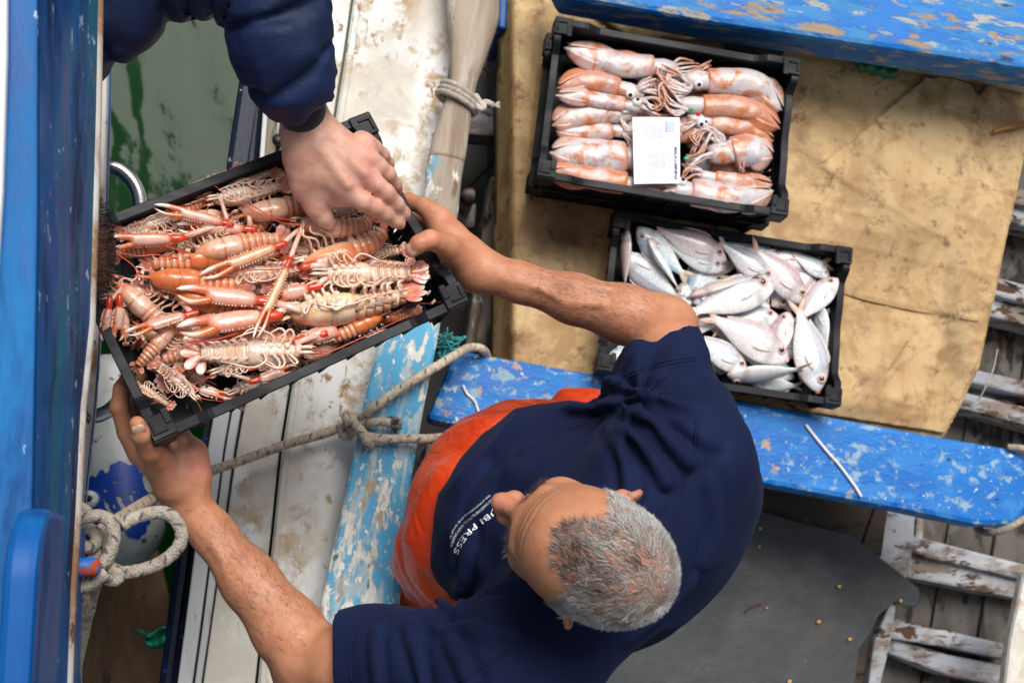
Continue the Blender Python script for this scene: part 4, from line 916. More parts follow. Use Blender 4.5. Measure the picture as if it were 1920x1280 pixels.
def text_mesh(name, body, size, parent, place, mat, res=2, bold=0):
    cu = bpy.data.curves.new(name, 'FONT'); cu.body = body; cu.size = size; cu.align_x = 'CENTER'; cu.resolution_u = res; cu.offset = bold
    ob = bpy.data.objects.new(name, cu); COL.objects.link(ob); bpy.context.view_layer.update()
    me = bpy.data.meshes.new_from_object(ob.evaluated_get(bpy.context.evaluated_depsgraph_get()))
    bpy.data.objects.remove(ob); v = np.array([tuple(q.co) for q in me.vertices]); f = [list(p.vertices) for p in me.polygons]
    m = MB(); m.add(place(v), f, (1, 1, 1)); return m.build(name, mat, parent, smooth=False)
a, b = cpt(.865, .60), cpt(.865, .80); ud = nrm(b-a); vd = nrm(cpt(.9, .7)-cpt(.8, .7)); c = cpt(.872, .70)+np.array([0, 0, .0016])
text_mesh('lettering', 'MAUCOMNINA', .0098, card, lambda v: c+v[:, :1]*ud+v[:, 1:2]*vd, NT('dark blue ink').fin((.05, .08, .16), .5), bold=.0003)
# ------------------------------------------------------------------ smooth bodies: a distance field turned into one continuous mesh
def J(px, py, z, rpx):
    p = P(px, py, z); d = -(RCAM.T @ (p-np.array([0, 0, CAMH])))[2]
    return p, rpx*d/FPX
def smin(a, b, k):
    if k <= 0: return np.minimum(a, b)
    h = np.maximum(k-np.abs(a-b), 0)/k; return np.minimum(a, b)-h*h*k*.25
class Prim:
    def __init__(s, f, c, R, k, sub=False): s.f, s.c, s.R, s.k, s.sub = f, np.asarray(c, float), R, k, sub
def rcone(a, b, r1, r2, k=.01, sub=False):
    a = np.asarray(a, float); b = np.asarray(b, float); ab = b-a; L2 = np.dot(ab, ab)+1e-12
    def f(p):
        t = np.clip((p-a) @ ab/L2, 0, 1); q = p-a-t[:, None]*ab
        return np.sqrt((q*q).sum(1))-(r1+(r2-r1)*t)
    return Prim(f, (a+b)/2, math.sqrt(L2)/2+max(r1, r2), k, sub)
def ellip(c, r, R=None, k=.01, sub=False):
    c = np.asarray(c, float); r = np.asarray(r, float); R = np.eye(3) if R is None else np.asarray(R, float)   # columns = axes
    def f(p):
        q = (p-c) @ R; k0 = np.sqrt(((q/r)**2).sum(1)); k1 = np.sqrt(((q/r**2)**2).sum(1))+1e-9
        return k0*(k0-1)/k1
    return Prim(f, c, max(r), k, sub)
def chain(js, k=.006, kin=.004, sub=False):
    "limb or finger: list of (point, radius)"
    ps = [rcone(js[i][0], js[i+1][0], js[i][1], js[i+1][1], kin) for i in range(len(js)-1)]
    C0 = np.mean([p.c for p in ps], 0); R0 = max(np.linalg.norm(p.c-C0)+p.R for p in ps)
    def f(x):
        d = ps[0].f(x)
        for p in ps[1:]: d = smin(d, p.f(x), p.k)
        return d
    return Prim(f, C0, R0, k, sub)
def cutplane(c, n, k=0):
    "removes everything on the side n points to"
    c = np.asarray(c, float); n = nrm(n)
    return Prim(lambda p: -((p-c) @ n), c, 1e6, k, True)
def evalf(prims, p):
    d = np.full(len(p), 1e3)
    for q in prims:
        x = q.f(p)
        d = -smin(-d, x, q.k) if q.sub else smin(d, x, q.k)
    return d
def sdf_mesh(prims, h, disp=None, pad=.02):
    add = [q for q in prims if not q.sub]
    lo = np.min([q.c-q.R for q in add], 0)-pad; hi = np.max([q.c+q.R for q in add], 0)+pad
    NB = 12; bs = NB*h; nb = np.ceil((hi-lo)/bs).astype(int)
    I = np.stack(np.meshgrid(*[np.arange(k) for k in nb], indexing='ij'), -1).reshape(-1, 3)
    cen = lo+(I+.5)*bs; br = bs*.87+.012
    near = np.zeros(len(cen), bool)
    for q in add: near |= (np.linalg.norm(cen-q.c, axis=1) < q.R+br)
    I = I[near]; cen = cen[near]; keep = np.abs(evalf(prims, cen)) < br*1.7; I = I[keep]; cen = cen[keep]
    g = np.stack(np.meshgrid(*[np.arange(NB+1)]*3, indexing='ij'), -1).reshape(-1, 3)
    NY, NZ = nb[1]*NB+2, nb[2]*NB+2
    keys = []; pos = []; eds = []
    n1 = NB+1; off = np.array([[x, y, z] for x in (0, 1) for y in (0, 1) for z in (0, 1)])
    epairs = [(0, 1), (2, 3), (4, 5), (6, 7), (0, 2), (1, 3), (4, 6), (5, 7), (0, 4), (1, 5), (2, 6), (3, 7)]
    for b, c in zip(I, cen):
        p = lo+(b*NB+g)*h
        pr = [q for q in prims if q.sub or np.linalg.norm(c-q.c) < q.R+br+.06]
        d = evalf(pr, p)
        if disp is not None: d = d-disp(p)
        d = d.reshape(n1, n1, n1); s = d < 0
        if s.all() or not s.any(): continue
        C8 = np.stack([d[o[0]:o[0]+NB, o[1]:o[1]+NB, o[2]:o[2]+NB] for o in off], -1); S8 = C8 < 0
        cnt = S8.sum(-1); m = (cnt > 0) & (cnt < 8); ci = np.argwhere(m)
        if len(ci) == 0: continue
        v = C8[m]; acc = np.zeros((len(ci), 3)); wt = np.zeros(len(ci))
        for a, e in epairs:
            x = (v[:, a] < 0) != (v[:, e] < 0); t = np.where(x, v[:, a]/(v[:, a]-v[:, e]+1e-20), 0)
            acc += np.where(x[:, None], off[a]+t[:, None]*(off[e]-off[a]), 0); wt += x
        gi = b*NB+ci; pos.append(lo+(gi+acc/wt[:, None])*h); keys.append((gi[:, 0]*NY+gi[:, 1])*NZ+gi[:, 2])
        for ax in range(3):
            e = np.zeros(3, int); e[ax] = 1
            A = s[:NB, :NB, :NB]; B = s[e[0]:NB+e[0], e[1]:NB+e[1], e[2]:NB+e[2]]
            q = np.argwhere(A != B)
            if len(q): eds.append(np.concatenate([b*NB+q, np.full((len(q), 1), ax), A[tuple(q.T)][:, None].astype(int)], 1))
    K = np.concatenate(keys); V = np.concatenate(pos); E = np.concatenate(eds)
    o = np.argsort(K); K = K[o]; V = V[o]; F = []
    for ax in range(3):
        e = E[E[:, 3] == ax]; u, w = (ax+1) % 3, (ax+2) % 3; idx = []; ok = np.ones(len(e), bool)
        for du, dw in ((0, 0), (1, 0), (1, 1), (0, 1)):
            c = e[:, :3].copy(); c[:, u] -= du; c[:, w] -= dw
            k = (c[:, 0]*NY+c[:, 1])*NZ+c[:, 2]; j = np.clip(np.searchsorted(K, k), 0, len(K)-1); ok &= K[j] == k; idx.append(j)
        q = np.stack(idx, 1); q[e[:, 4] == 0] = q[e[:, 4] == 0][:, ::-1]; F.append(q[ok])
    return V, np.concatenate(F)
def vnormals(V, F):
    n = np.cross(V[F[:, 2]]-V[F[:, 0]], V[F[:, 3]]-V[F[:, 1]]); N = np.zeros_like(V)
    for j in range(4): np.add.at(N, F[:, j], n)
    return N/(np.linalg.norm(N, axis=1)[:, None]+1e-12)
def relax(V, F, it=1, a=.5):
    for _ in range(it):
        S = np.zeros_like(V); c = np.zeros(len(V))
        for j in range(4):
            S_ = V[F[:, (j+1) % 4]]; np.add.at(S, F[:, j], S_); np.add.at(c, F[:, j], 1)
            np.add.at(S, F[:, (j+1) % 4], V[F[:, j]]); np.add.at(c, F[:, (j+1) % 4], 1)
        V = V*(1-a)+a*S/np.maximum(c, 1)[:, None]
    return V
def build_sdf(name, V, F, col, mat, parent):
    m = MB(); m.v = [V]; m.c = [col if np.ndim(col) == 2 else np.tile(np.asarray(col, float), (len(V), 1))]; m.f = F.tolist(); m.n = len(V)
    return m.build(name, mat, parent)
def hit(prims, px, py, z0=2.2, z1=.2):
    "first point of a field under a photograph pixel"
    d = nrm(RCAM @ np.array([(px-960)/FPX, -(py-640)/FPX, -1.0])); o = np.array([0, 0, CAMH]); t = (z0-CAMH)/d[2]
    for _ in range(120):
        p = o+d*t; v = evalf(prims, p[None])[0]
        if v < .0004: break
        t += v*.8
        if p[2] < z1: return None
    return p
# ------------------------------------------------------------------ people
_t = NT('tanned skin'); _a = _t.N('ShaderNodeVertexColor'); _a.layer_name = 'Col'; _co = _t.coord()
_c = _t.mix(_t.ramp(_t.noise(_co, 38, 5), .36, .68, 0, .45), _a.outputs[0], (.40, .13, .075))
_c = _t.mix(_t.ramp(_t.noise(_co, 200, 4), .62, .72, 0, .25), _c, (.20, .07, .035))
_n = _t.N('ShaderNodeTexVoronoi'); _n.inputs['Scale'].default_value = 420; _t.L(_co, _n.inputs['Vector'])
_nb = _t.bump(_n.outputs['Distance'], .10, .0008, _t.bump(_t.noise(_co, 45, 6, .7), .35, .004))
M['skin'] = _t.fin(_c, _t.ramp(_t.noise(_co, 60, 3), .3, .7, .46, .62), _nb, Subsurface_Weight=.12, Subsurface_Scale=.006)
_t.b.inputs['Subsurface Radius'].default_value = (1, .3, .15)
_t = NT('navy cotton'); _co = _t.coord()
_c = _t.mix(_t.ramp(_t.noise(_co, 5, 4), .3, .75), (.0045, .0085, .032), (.0085, .0155, .058))
_c = _t.mix(_t.ramp(_t.noise(_co, 500, 3), .66, .74, 0, .5), _c, (.05, .06, .10))
M['cotton'] = _t.fin(_c, .85, _t.bump(_t.noise(_co, 420, 3), .25, .001), Specular_IOR_Level=.15, Sheen_Weight=.04, Sheen_Roughness=.4)
_t.b.inputs['Sheen Tint'].default_value = (.35, .42, .75, 1)
_t = NT('navy quilted nylon'); _co = _t.coord(); 
_c = _t.mix(_t.ramp(_t.noise(_co, 8, 4), .3, .7), (.0035, .011, .042), (.008, .020, .075))
M['nylon'] = _t.fin(_c, .62, _t.bump(_t.noise(_t.coord(0, (1, 1, 1)), 40, 5, .6, 1.2), .28, .006), Specular_IOR_Level=.3)
_t = NT('black ribbed knit'); _co = _t.coord(); M['knit'] = _t.fin((.012, .012, .016), .9, _t.bump(_t.noise(_co, 300, 3), .5, .001), Sheen_Weight=.3)
_t = NT('orange oilskin'); _co = _t.coord()
_c = _t.mix(_t.ramp(_t.noise(_co, 9, 4), .35, .7), (.62, .040, .003), (.70, .068, .007))
_c = _t.mix(_t.ramp(_t.noise(_co, 24, 5), .66, .80, 0, .35), _c, (.74, .20, .10))
M['oilskin'] = _t.fin(_c, .40, _t.bump(_t.noise(_t.coord(), 18, 4, .55, 1.0), .6, .014), Coat_Weight=.15)

TAN = np.array((.52, .235, .125)); PALE = np.array((.66, .385, .285))
def skin_col(V, base, spots, seed=0):
    n = fbm(V, 22, seed, 3); c = base[None]*(1+.14*n[:, None]); c = mixc(c, np.array((.58, .20, .13)), np.clip(.22*fbm(V, 40, seed+4, 2), 0, .3))
    for p, r, cl, a in spots:
        w = np.exp(-((V-p)**2).sum(1)/(r*r))*a; c = mixc(c, np.asarray(cl), np.clip(w, 0, 1))
    return c
def nail(js, length, rr, upv):
    "fingernail plate on the end of a finger"
    tip, r = js[-1]; prev = js[-2][0]; d = nrm(tip-prev); u = nrm(upv-np.dot(upv, d)*d); s = np.cross(d, u)
    m = MB(); c = tip-d*length*.25+u*(r*.84); loft(m, [c-d*length*.5, c-d*length*.3, c+d*length*.15, c+d*length*.42+(-u)*r*.10, c+d*length*.52-u*r*.2], np.array([.55, .85, .95, .80, .35])*rr, np.array([.14, .24, .27, .22, .1])*rr, 14, np.array([(.52, .27, .20), (.52, .27, .20), (.54, .30, .22), (.55, .36, .27), (.50, .38, .30)]), u)
    return m
M['nail'] = mat_vc('fingernail', .25, 200, .06, .05, 300, coat=.3)

# ---- the fisherman
man = thing('person', 'man with short grey hair in navy T-shirt and orange oilskin trousers, holding up the crate', 'person', P(830, 1060, 0))
RS, LS = P(1268, 862, 1.39), P(940, 1275, 1.39)
lat = nrm(LS-RS); UPW = np.array([0, 0, 1.0]); fw = np.cross(lat, UPW); fw = nrm(fw if fw[0] < 0 else -fw)
TB = np.stack([fw, lat, UPW], 1)
rE, rW = J(1246, 612, 1.20, 56), J(905, 508, 1.165, 37)
lE, lW = J(588, 1243, 1.17, 68), J(350, 936, 1.13, 36)
def between(a, b, t, r): return (lerp(a[0], b[0], t), r)
skin = []
RA = [(RS, .05), (lerp(RS, rE[0], .5), .040), (lerp(RS, rE[0], .8), .047), (rE[0], .046)]
skin += [chain(RA, .02, .02)]
skin += [chain([(rE[0], .046), (lerp(rE[0], rW[0], .22), .0435), (lerp(rE[0], rW[0], .5), .0365), (lerp(rE[0], rW[0], .8), .029), rW], .02, .02)]
LA = [(LS, .055), (lerp(LS, lE[0], .5), .050), (lerp(LS, lE[0], .8), .055), (lE[0], .051)]
skin += [chain(LA, .02, .02)]
skin += [chain([(lE[0], .050), (lerp(lE[0], lW[0], .2), .0485), (lerp(lE[0], lW[0], .5), .040), (lerp(lE[0], lW[0], .8), .030), lW], .02, .02)]
# elbow point, wrist bone
skin += [ellip(P(1272, 618, 1.17), (.030, .030, .03), None, .03), ellip(P(560, 1268, 1.14), (.034, .034, .03), None, .03), ellip(P(372, 930, 1.15), (.012, .014, .012), None, .015)]
for arm, offs in (((rE[0], rW[0]), (-.35, .45)), ((lE[0], lW[0]), (-.4, .4))):
    ad = nrm(arm[1]-arm[0]); sd_v = nrm(np.cross(ad, UPW)); upn = np.cross(sd_v, ad)
    for o_ in offs:
        pts_ = []
        for t_, wv_ in ((.35, .2), (.52, -.15), (.68, .1), (.86, 0)):
            r_ = np.interp(t_, [.2, .5, .8, 1], [.045, .038, .029, .028]); a_ = o_+wv_; pts_.append((lerp(arm[0], arm[1], t_)+(sd_v*math.sin(a_)+upn*math.cos(a_))*(r_-.0004), .0022))
        skin.append(chain(pts_, .010, .006))
# his right hand: thumb over the rim, fingers beneath the crate
h1 = [J(905, 508, 1.165, 37), J(872, 478, 1.165, 36), J(842, 445, 1.155, 31), J(822, 415, 1.14, 25)]
skin += [chain(h1, .02, .015), chain([J(880, 510, 1.16, 32), J(848, 500, 1.12, 27), J(836, 480, 1.105, 23)], .02, .015)]
rt = [J(872, 492, 1.18, 30), J(842, 462, 1.215, 23), J(806, 449, 1.246, 18), J(786, 457, 1.246, 16.5), J(772, 470, 1.238, 13.5)]
ri = [J(826, 412, 1.15, 23), J(796, 388, 1.14, 17.5), J(766, 377, 1.115, 16), J(735, 385, 1.09, 14)]
skin += [chain(rt, .014, .006), chain(ri, .010, .004)]
for q in ([J(838, 436, 1.12, 21), J(795, 415, 1.085, 17), J(745, 415, 1.072, 15)], [J(846, 464, 1.10, 19), J(800, 452, 1.075, 15), J(755, 452, 1.070, 14)], [J(850, 488, 1.10, 17), J(815, 488, 1.075, 13), J(782, 490, 1.071, 12)]): skin += [chain(q, .006, .004)]
# his left hand: palm up under the corner, fingers along the outside, thumb pointing up
skin += [chain([J(347, 938, 1.13, 40), J(342, 900, 1.145, 44), J(330, 860, 1.155, 44), J(318, 825, 1.155, 40)], .02, .015)]
skin += [chain([J(368, 890, 1.15, 26), J(366, 850, 1.155, 24)], .016, .01), chain([J(322, 905, 1.16, 30), J(290, 865, 1.165, 27), J(268, 835, 1.165, 23)], .016, .012)]
lt = [J(322, 905, 1.165, 34), J(302, 870, 1.20, 28), J(280, 842, 1.26, 22), J(264, 814, 1.30, 18), J(257, 794, 1.315, 15)]
li = [J(262, 850, 1.17, 23), J(239, 810, 1.19, 19), J(224, 762, 1.215, 17.5), J(229, 728, 1.225, 16), J(240, 705, 1.222, 12)]
lm = [J(284, 835, 1.155, 20), J(266, 795, 1.165, 17), J(254, 755, 1.18, 15.5), J(258, 725, 1.19, 14), J(266, 706, 1.19, 11)]
skin += [chain(lt, .012, .006), chain(li, .007, .004), chain(lm, .005, .004)]
for q in ([J(308, 825, 1.145, 19), J(302, 770, 1.14, 15), J(300, 722, 1.145, 13)], [J(336, 830, 1.145, 17), J(338, 788, 1.142, 14), J(340, 752, 1.142, 12)]): skin += [chain(q, .005, .004)]
# neck, trunk and legs inside the clothes
Hc = P(1108, 1036, 1.60)
_f = np.array([-.86, .46, 0.0]); _f = nrm(_f+UPW*(-.04)); _l = nrm(np.cross(UPW, _f)); _u = np.cross(_f, _l)
_r = math.radians(9); _l, _u = _l*math.cos(_r)-_u*math.sin(_r)*1, _u*math.cos(_r)+_l*math.sin(_r)
HB = np.stack([_f, _l, _u], 1)      # head axes: forward, his left, up
def Hp(f, l, u): return Hc+HB @ np.array([f, l, u])
nb_ = lerp(RS, LS, .5)+UPW*.02-fw*.01
skin += [rcone(Hp(-.035, 0, -.06), nb_, .056, .066, .03), rcone(RS-UPW*.02, LS-UPW*.02, .06, .06, .05)]
hips = P(940, 955, .86)
skin += [rcone(lerp(RS, LS, .5)-UPW*.12, hips, .09, .09, .05)]
for sg, px, py in ((-1, 1060, 850), (1, 848, 1048)):
    a = P(px, py, .84); skin += [rcone(a, a*np.array([1, 1, 0])+UPW*.46, .07, .05, .04), rcone(a*np.array([1, 1, 0])+UPW*.46, a*np.array([1, 1, 0])+UPW*.06, .05, .04, .03)]
# head
head = [ellip(Hp(-.012, 0, .030), (.094, .075, .088), HB, .02), ellip(Hp(.030, 0, .018), (.062, .064, .070), HB, .03), ellip(Hp(.036, 0, -.040), (.058, .060, .082), HB, .03),
        ellip(Hp(.046, 0, -.088), (.046, .050, .040), HB, .03), ellip(Hp(.080, 0, -.112), (.020, .024, .018), HB, .025),
        rcone(Hp(.082, -.034, .006), Hp(.091, -.010, .004), .0125, .011, .014), rcone(Hp(.082, .034, .006), Hp(.091, .010, .004), .0125, .011, .014),
        ellip(Hp(.062, .044, -.034), (.022, .019, .020), HB, .025), ellip(Hp(.062, -.044, -.034), (.022, .019, .020), HB, .025)]
head += [ellip(Hp(.096, sg*.031, -.016), (.014, .017, .011), HB, .012, True) for sg in (-1, 1)]
head += [ellip(Hp(.079, sg*.031, -.016), (.0135, .0145, .0125), HB, .004) for sg in (-1, 1)]
head += [rcone(Hp(.088, 0, .004), Hp(.118, 0, -.034), .0090, .0112, .012), ellip(Hp(.121, 0, -.041), (.0145, .0125, .0120), HB, .010)]
head += [ellip(Hp(.108, sg*.0145, -.045), (.0125, .009, .0095), HB, .007) for sg in (-1, 1)]
head += [ellip(Hp(.115, sg*.008, -.054), (.005, .0045, .004), HB, .004, True) for sg in (-1, 1)]
head += [rcone(Hp(.092, -.020, -.074), Hp(.098, 0, -.071), .006, .0075, .008), rcone(Hp(.092, .020, -.074), Hp(.098, 0, -.071), .006, .0075, .008),
         rcone(Hp(.089, -.018, -.084), Hp(.093, .018, -.084), .0075, .0075, .008), rcone(Hp(.103, -.024, -.0785), Hp(.103, .024, -.0785), .0022, .0022, .003, True)]
for sg in (-1, 1):
    ea = nrm(np.array([-.55, sg*1.0, 0])); eb = nrm(np.array([.85, sg*.55, -.1])); ec = np.cross(ea, eb)
    Rl = HB @ np.stack([ea, eb, ec], 1)
    Re = np.stack([Rl[:, 0], Rl[:, 1], Rl[:, 2]], 1)
    head += [ellip(Hp(-.012, sg*.080, -.022), (.019, .0085, .033), Re, .008), ellip(Hp(-.006, sg*.087, -.020), (.011, .006, .021), Re, .006, True), ellip(Hp(-.004, sg*.079, -.050), (.010, .007, .010), Re, .008)]
skin += head
import time as _tm; _t0 = _tm.time()
V, F = sdf_mesh(skin, .0033)
V = relax(V, F, 1, .35)
spots = [(rt[2][0]+UPW*.015, .016, (.66, .24, .15), .7), (rt[4][0], .014, (.64, .27, .20), .6), (ri[0][0]+UPW*.02, .018, (.60, .27, .18), .6)]
spots += [(J(330, 850, 1.19, 1)[0], .045, (.66, .33, .24), .85), (J(375, 870, 1.18, 1)[0], .02, (.68, .25, .18), .8), (lt[3][0], .02, (.60, .28, .18), .5)]
spots += [(p, .02, (.36, .15, .085), .5) for p, r in li[1:4]+lm[1:4]]
spots += [(Hp(.13, 0, -.035), .022, (.62, .22, .15), .7), (Hp(.10, 0, -.076), .016, (.42, .16, .12), .6), (Hp(-.015, -.09, -.02), .035, (.66, .22, .15), .8), (Hp(-.015, .09, -.02), .035, (.66, .22, .15), .8)]
spots += [(Hp(.06, -.058, -.03), .03, (.56, .24, .14), .5), (Hp(.06, .058, -.03), .03, (.50, .20, .12), .5), (Hp(.085, -.02, -.06), .022, (.34, .20, .15), .5), (Hp(.085, .02, -.06), .022, (.34, .20, .15), .5), (Hp(.085, 0, -.112), .03, (.34, .21, .16), .5)]
def hairline(X): 
    th = np.arctan2(X[:, 1], X[:, 0]); a = np.abs(th)
    lim = np.interp(a, [0, .28, .55, .95, 1.25, 1.5, 1.9, 3.2], [.072, .068, .036, .055, .02, -.012, -.050, -.075])
    front = np.interp(a, [0, .3, .55, .9, 1.2], [.070, .062, .046, .058, .075])
    ok = X[:, 2] > np.where(a < 1.2, -.02, lim)
    ear = (np.abs(X[:, 1]) > .0735) & (X[:, 0] > -.045) & (X[:, 2] < .012)
    fr = ~ear & (X[:, 0] < np.interp(np.abs(X[:, 1]), [0, .014, .028, .042, .056, .075], [.054, .052, .040, .014, .012, .022]))
    return ok & fr & (X[:, 2] > np.interp(X[:, 0], [-.15, -.03, .0, .012, .03, .05], [-.055, -.030, .004, -.012, .005, .03]))
C = skin_col(V, TAN, spots)
X = (V-Hc) @ HB; inh = (np.abs(X) < .16).all(1)
# creases across the forehead and beside the eyes
N = vnormals(V, F); fore = inh & (X[:, 0] > .03) & (X[:, 2] > .006) & (X[:, 2] < .085)
for zc, a in ((.030, .0010), (.042, .0012), (.055, .0009)):
    zz = X[:, 2]-zc-.006*np.cos(X[:, 1]*55)-.0015*vnoise(V, 90, 3); w = np.exp(-(zz/.0022)**2)*fore*np.clip(1-(np.abs(X[:, 1])/.055)**4, 0, 1)
    V = V-N*(w*a*1.6)[:, None]; C = C*(1-.22*w[:, None])
hm_ = inh & hairline(X); C[hm_] = mixc(C[hm_], np.array((.20, .125, .090)), np.full(hm_.sum(), .62))
body = build_sdf('body', V, F, C, M['skin'], man)
for js, rr, upv in ((rt, .0105, UPW), (lt, .0100, UPW)):
    nail(js, .018, rr, upv).build('nail', M['nail'], man)
for sg in (-1, 1):
    m = MB(); pts = [Hp(.093, sg*(.031+.0125*math.cos(a)), -.0165-.002*abs(math.sin(a))) for a in np.linspace(0, math.pi, 9)]
    loft(m, [p for p in pts], .0012, None, 6, (.05, .03, .02)); m.build('eyelash', mat_vc('lash hair', .6), man)
# hair: short strands combed forward from the crown, and brows
rng_ = np.random.default_rng(4); Nn = vnormals(V, F)
mask = inh & hairline(X+.0045*np.stack([vnoise(X, 120, 61), vnoise(X, 120, 62), vnoise(X, 120, 63)], 1)+rng_.normal(0, .0022, X.shape)); ids = np.where(mask)[0]; _top = np.clip(1-np.maximum((np.abs(X[ids, 1])-.03)/.03, (-X[ids, 0]-.05)/.04), 0, 1); ids = ids[rng_.uniform(0, 1, len(ids)) > .45*_top]
NS = 27000; pick = rng_.choice(ids, NS); R0 = V[pick]+rng_.normal(0, .0011, (NS, 3)); N0 = Nn[pick]; X0 = (R0-Hc) @ HB
crown = np.array([-.085, .012, .075]); away = (X0-crown); T0 = away @ HB.T
sw = np.cross(N0, T0); T0 = T0+sw*.35*np.exp(-(np.linalg.norm(away, axis=1)/.06)**2)[:, None]
T0 = T0-(T0*N0).sum(1)[:, None]*N0; T0 /= np.linalg.norm(T0, axis=1)[:, None]+1e-9
clump = np.stack([vnoise(R0, 70, 11), vnoise(R0, 70, 12), vnoise(R0, 70, 13)], 1)
T0 = T0+.65*clump+rng_.normal(0, .34, (NS, 3)); T0 = T0-(T0*N0).sum(1)[:, None]*N0; T0 /= np.linalg.norm(T0, axis=1)[:, None]+1e-9
side = np.clip((np.abs(X0[:, 1])-.034)/.03, 0, 1); back = np.clip((-X0[:, 0]-.045)/.04, 0, 1); sd_ = np.maximum(side, back)
ln = (.0130-.0050*sd_)*rng_.uniform(.6, 1.15, NS); lift = (.26+.22*sd_)*rng_.uniform(.6, 1.3, NS)
B0 = np.cross(T0, N0); wv = .00026*rng_.uniform(.7, 1.3, NS)
P1 = R0+T0*(ln*.5)[:, None]+N0*(ln*.5*lift)[:, None]; P2 = R0+T0*ln[:, None]+N0*(ln*(lift*.85-.12))[:, None]+clump*.0012
R0 = R0-N0*.001
HV = np.stack([R0-B0*wv[:, None], R0+B0*wv[:, None], P1-B0*wv[:, None]*.9, P1+B0*wv[:, None]*.9, P2], 1).reshape(-1, 3)
base = np.arange(NS)*5; HF = np.concatenate([np.stack([base, base+1, base+3, base+2], 1)]).tolist()+np.stack([base+2, base+3, base+4], 1).tolist()
grey = np.clip(.05+.72*sd_+.22*np.clip((.02-X0[:, 0])/.07, 0, 1)+.30*vnoise(X0, 45, 5)*(1-sd_)+rng_.normal(0, .25, NS), 0, 1)
hc = mixc(np.array((.045, .032, .024)), np.array((.66, .65, .63)), grey); hc = np.repeat(hc, 5, 0)
m = MB(); m.v = [HV]; m.c = [hc]; m.f = HF; m.n = len(HV)
M['hair'] = mat_vc('short grey hair', .45, 60, .15, 0, 100, spec=.4)
m.build('hair', M['hair'], man)
# eyebrows
bm = inh & (np.abs(np.abs(X[:, 1])-.028) < .019) & (np.abs(X[:, 2]-.005-.004*(1-((np.abs(X[:, 1])-.03)/.02)**2)) < .0042) & (X[:, 0] > .06); ids = np.where(bm)[0]
if len(ids):
    n_ = 420; pk = rng_.choice(ids, n_); r0 = V[pk]+rng_.normal(0, .001, (n_, 3)); d = np.sign(X[pk, 1])[:, None]*HB[:, 1][None]+.35*HB[:, 2][None]+rng_.normal(0, .25, (n_, 3)); d /= np.linalg.norm(d, axis=1)[:, None]
    b_ = np.cross(d, Nn[pk])*.0005; tip = r0+d*.0085+Nn[pk]*.0035
    HV = np.stack([r0-b_, r0+b_, tip], 1).reshape(-1, 3); g = np.clip(rng_.normal(.25, .25, n_), 0, 1)
    m = MB(); m.v = [HV]; m.c = [np.repeat(mixc(np.array((.06, .045, .035)), np.array((.5, .47, .43)), g), 3, 0)]; m.f = (np.arange(n_)[:, None]*3+np.arange(3)).tolist(); m.n = len(HV); m.build('eyebrows', M['hair'], man)
# stubbly dark hairs on the forearms
_fz = rng_.uniform(.35, 1, len(V))
av = (np.linalg.norm(V-lerp(rE[0], rW[0], .45), axis=1) < .150*_fz) | (np.linalg.norm(V-lerp(lE[0], lW[0], .5), axis=1) < .155*_fz); ids = np.where(av & (Nn[:, 2] > -.4))[0]
n_ = 4600; pk = rng_.choice(ids, n_); r0 = V[pk]; isr = np.linalg.norm(r0-rE[0], axis=1) < np.linalg.norm(r0-lE[0], axis=1)
d = np.where(isr[:, None], nrm(rW[0]-rE[0])[None], nrm(lW[0]-lE[0])[None])+rng_.normal(0, .45, (n_, 3)); d = d-(d*Nn[pk]).sum(1)[:, None]*Nn[pk]; d /= np.linalg.norm(d, axis=1)[:, None]
b_ = np.cross(d, Nn[pk])*.00011; tip = r0+d*(.012*rng_.uniform(.6, 1.4, n_))[:, None]+Nn[pk]*.0032
m = MB(); HV = np.stack([r0-b_, r0+b_, tip], 1).reshape(-1, 3); m.v = [HV]; m.c = [np.tile((.05, .028, .018), (len(HV), 1))]; m.f = (np.arange(n_)[:, None]*3+np.arange(3)).tolist(); m.n = len(HV); m.build('arm_hair', M['hair'], man)

# T-shirt
cr_, cl_ = P(1232, 668, 1.235), P(640, 1243, 1.20)       # middles of the two sleeve ends
dr, dl = nrm(rE[0]-RS), nrm(lE[0]-LS)
shirt = [ellip(P(1195, 1000, 1.29), (.122, .20, .165), TB, .05), ellip(P(1120, 985, 1.16), (.15, .205, .19), TB, .09), ellip(P(1000, 962, 1.05), (.145, .185, .17), TB, .09),
         ellip(P(1010, 958, .92), (.142, .18, .15), TB, .06),
         rcone(RS-fw*.015, LS-fw*.015, .088, .092, .06), rcone(nb_+UPW*.0, nb_+UPW*.035, .082, .068, .05),
         chain([(RS+UPW*.01, .090), (lerp(RS, cr_, .45), .083), (cr_+dr*.03, .069)], .05, .02), chain([(LS, .100), (lerp(LS, cl_, .5), .086), (cl_+dl*.03, .075)], .05, .02),
         ellip(P(1278, 1015, 1.27), (.06, .13, .13), TB, .06)]
armR, armL = rcone(lerp(cr_, RS, .10), rE[0], .046, .058, 0, True), rcone(lerp(cl_, LS, .10), lE[0], .058, .070, 0, True)
def cuffcut(c, d, R):
    q = rcone(c+d*.20, c+d*.20, .2, .2, 0, True); return q
def slab_cut(c, d, reach):
    c = np.asarray(c); 
    def f(p):
        q = p-c; t = q @ d; rad = np.sqrt(np.maximum((q*q).sum(1)-t*t, 0)); return np.maximum(-t, np.maximum(rad-reach, t-.3))
    return Prim(f, c, 1e6, 0, True)
drc = nrm(P(1232, 668, 1.235)-P(1275, 800, 1.33)); dlc = nrm(P(640, 1243, 1.2)-P(760, 1250, 1.28))
drc = nrm(np.array([-.45, .9, -.25])); dlc = nrm(np.array([-1, -.10, -.18]))
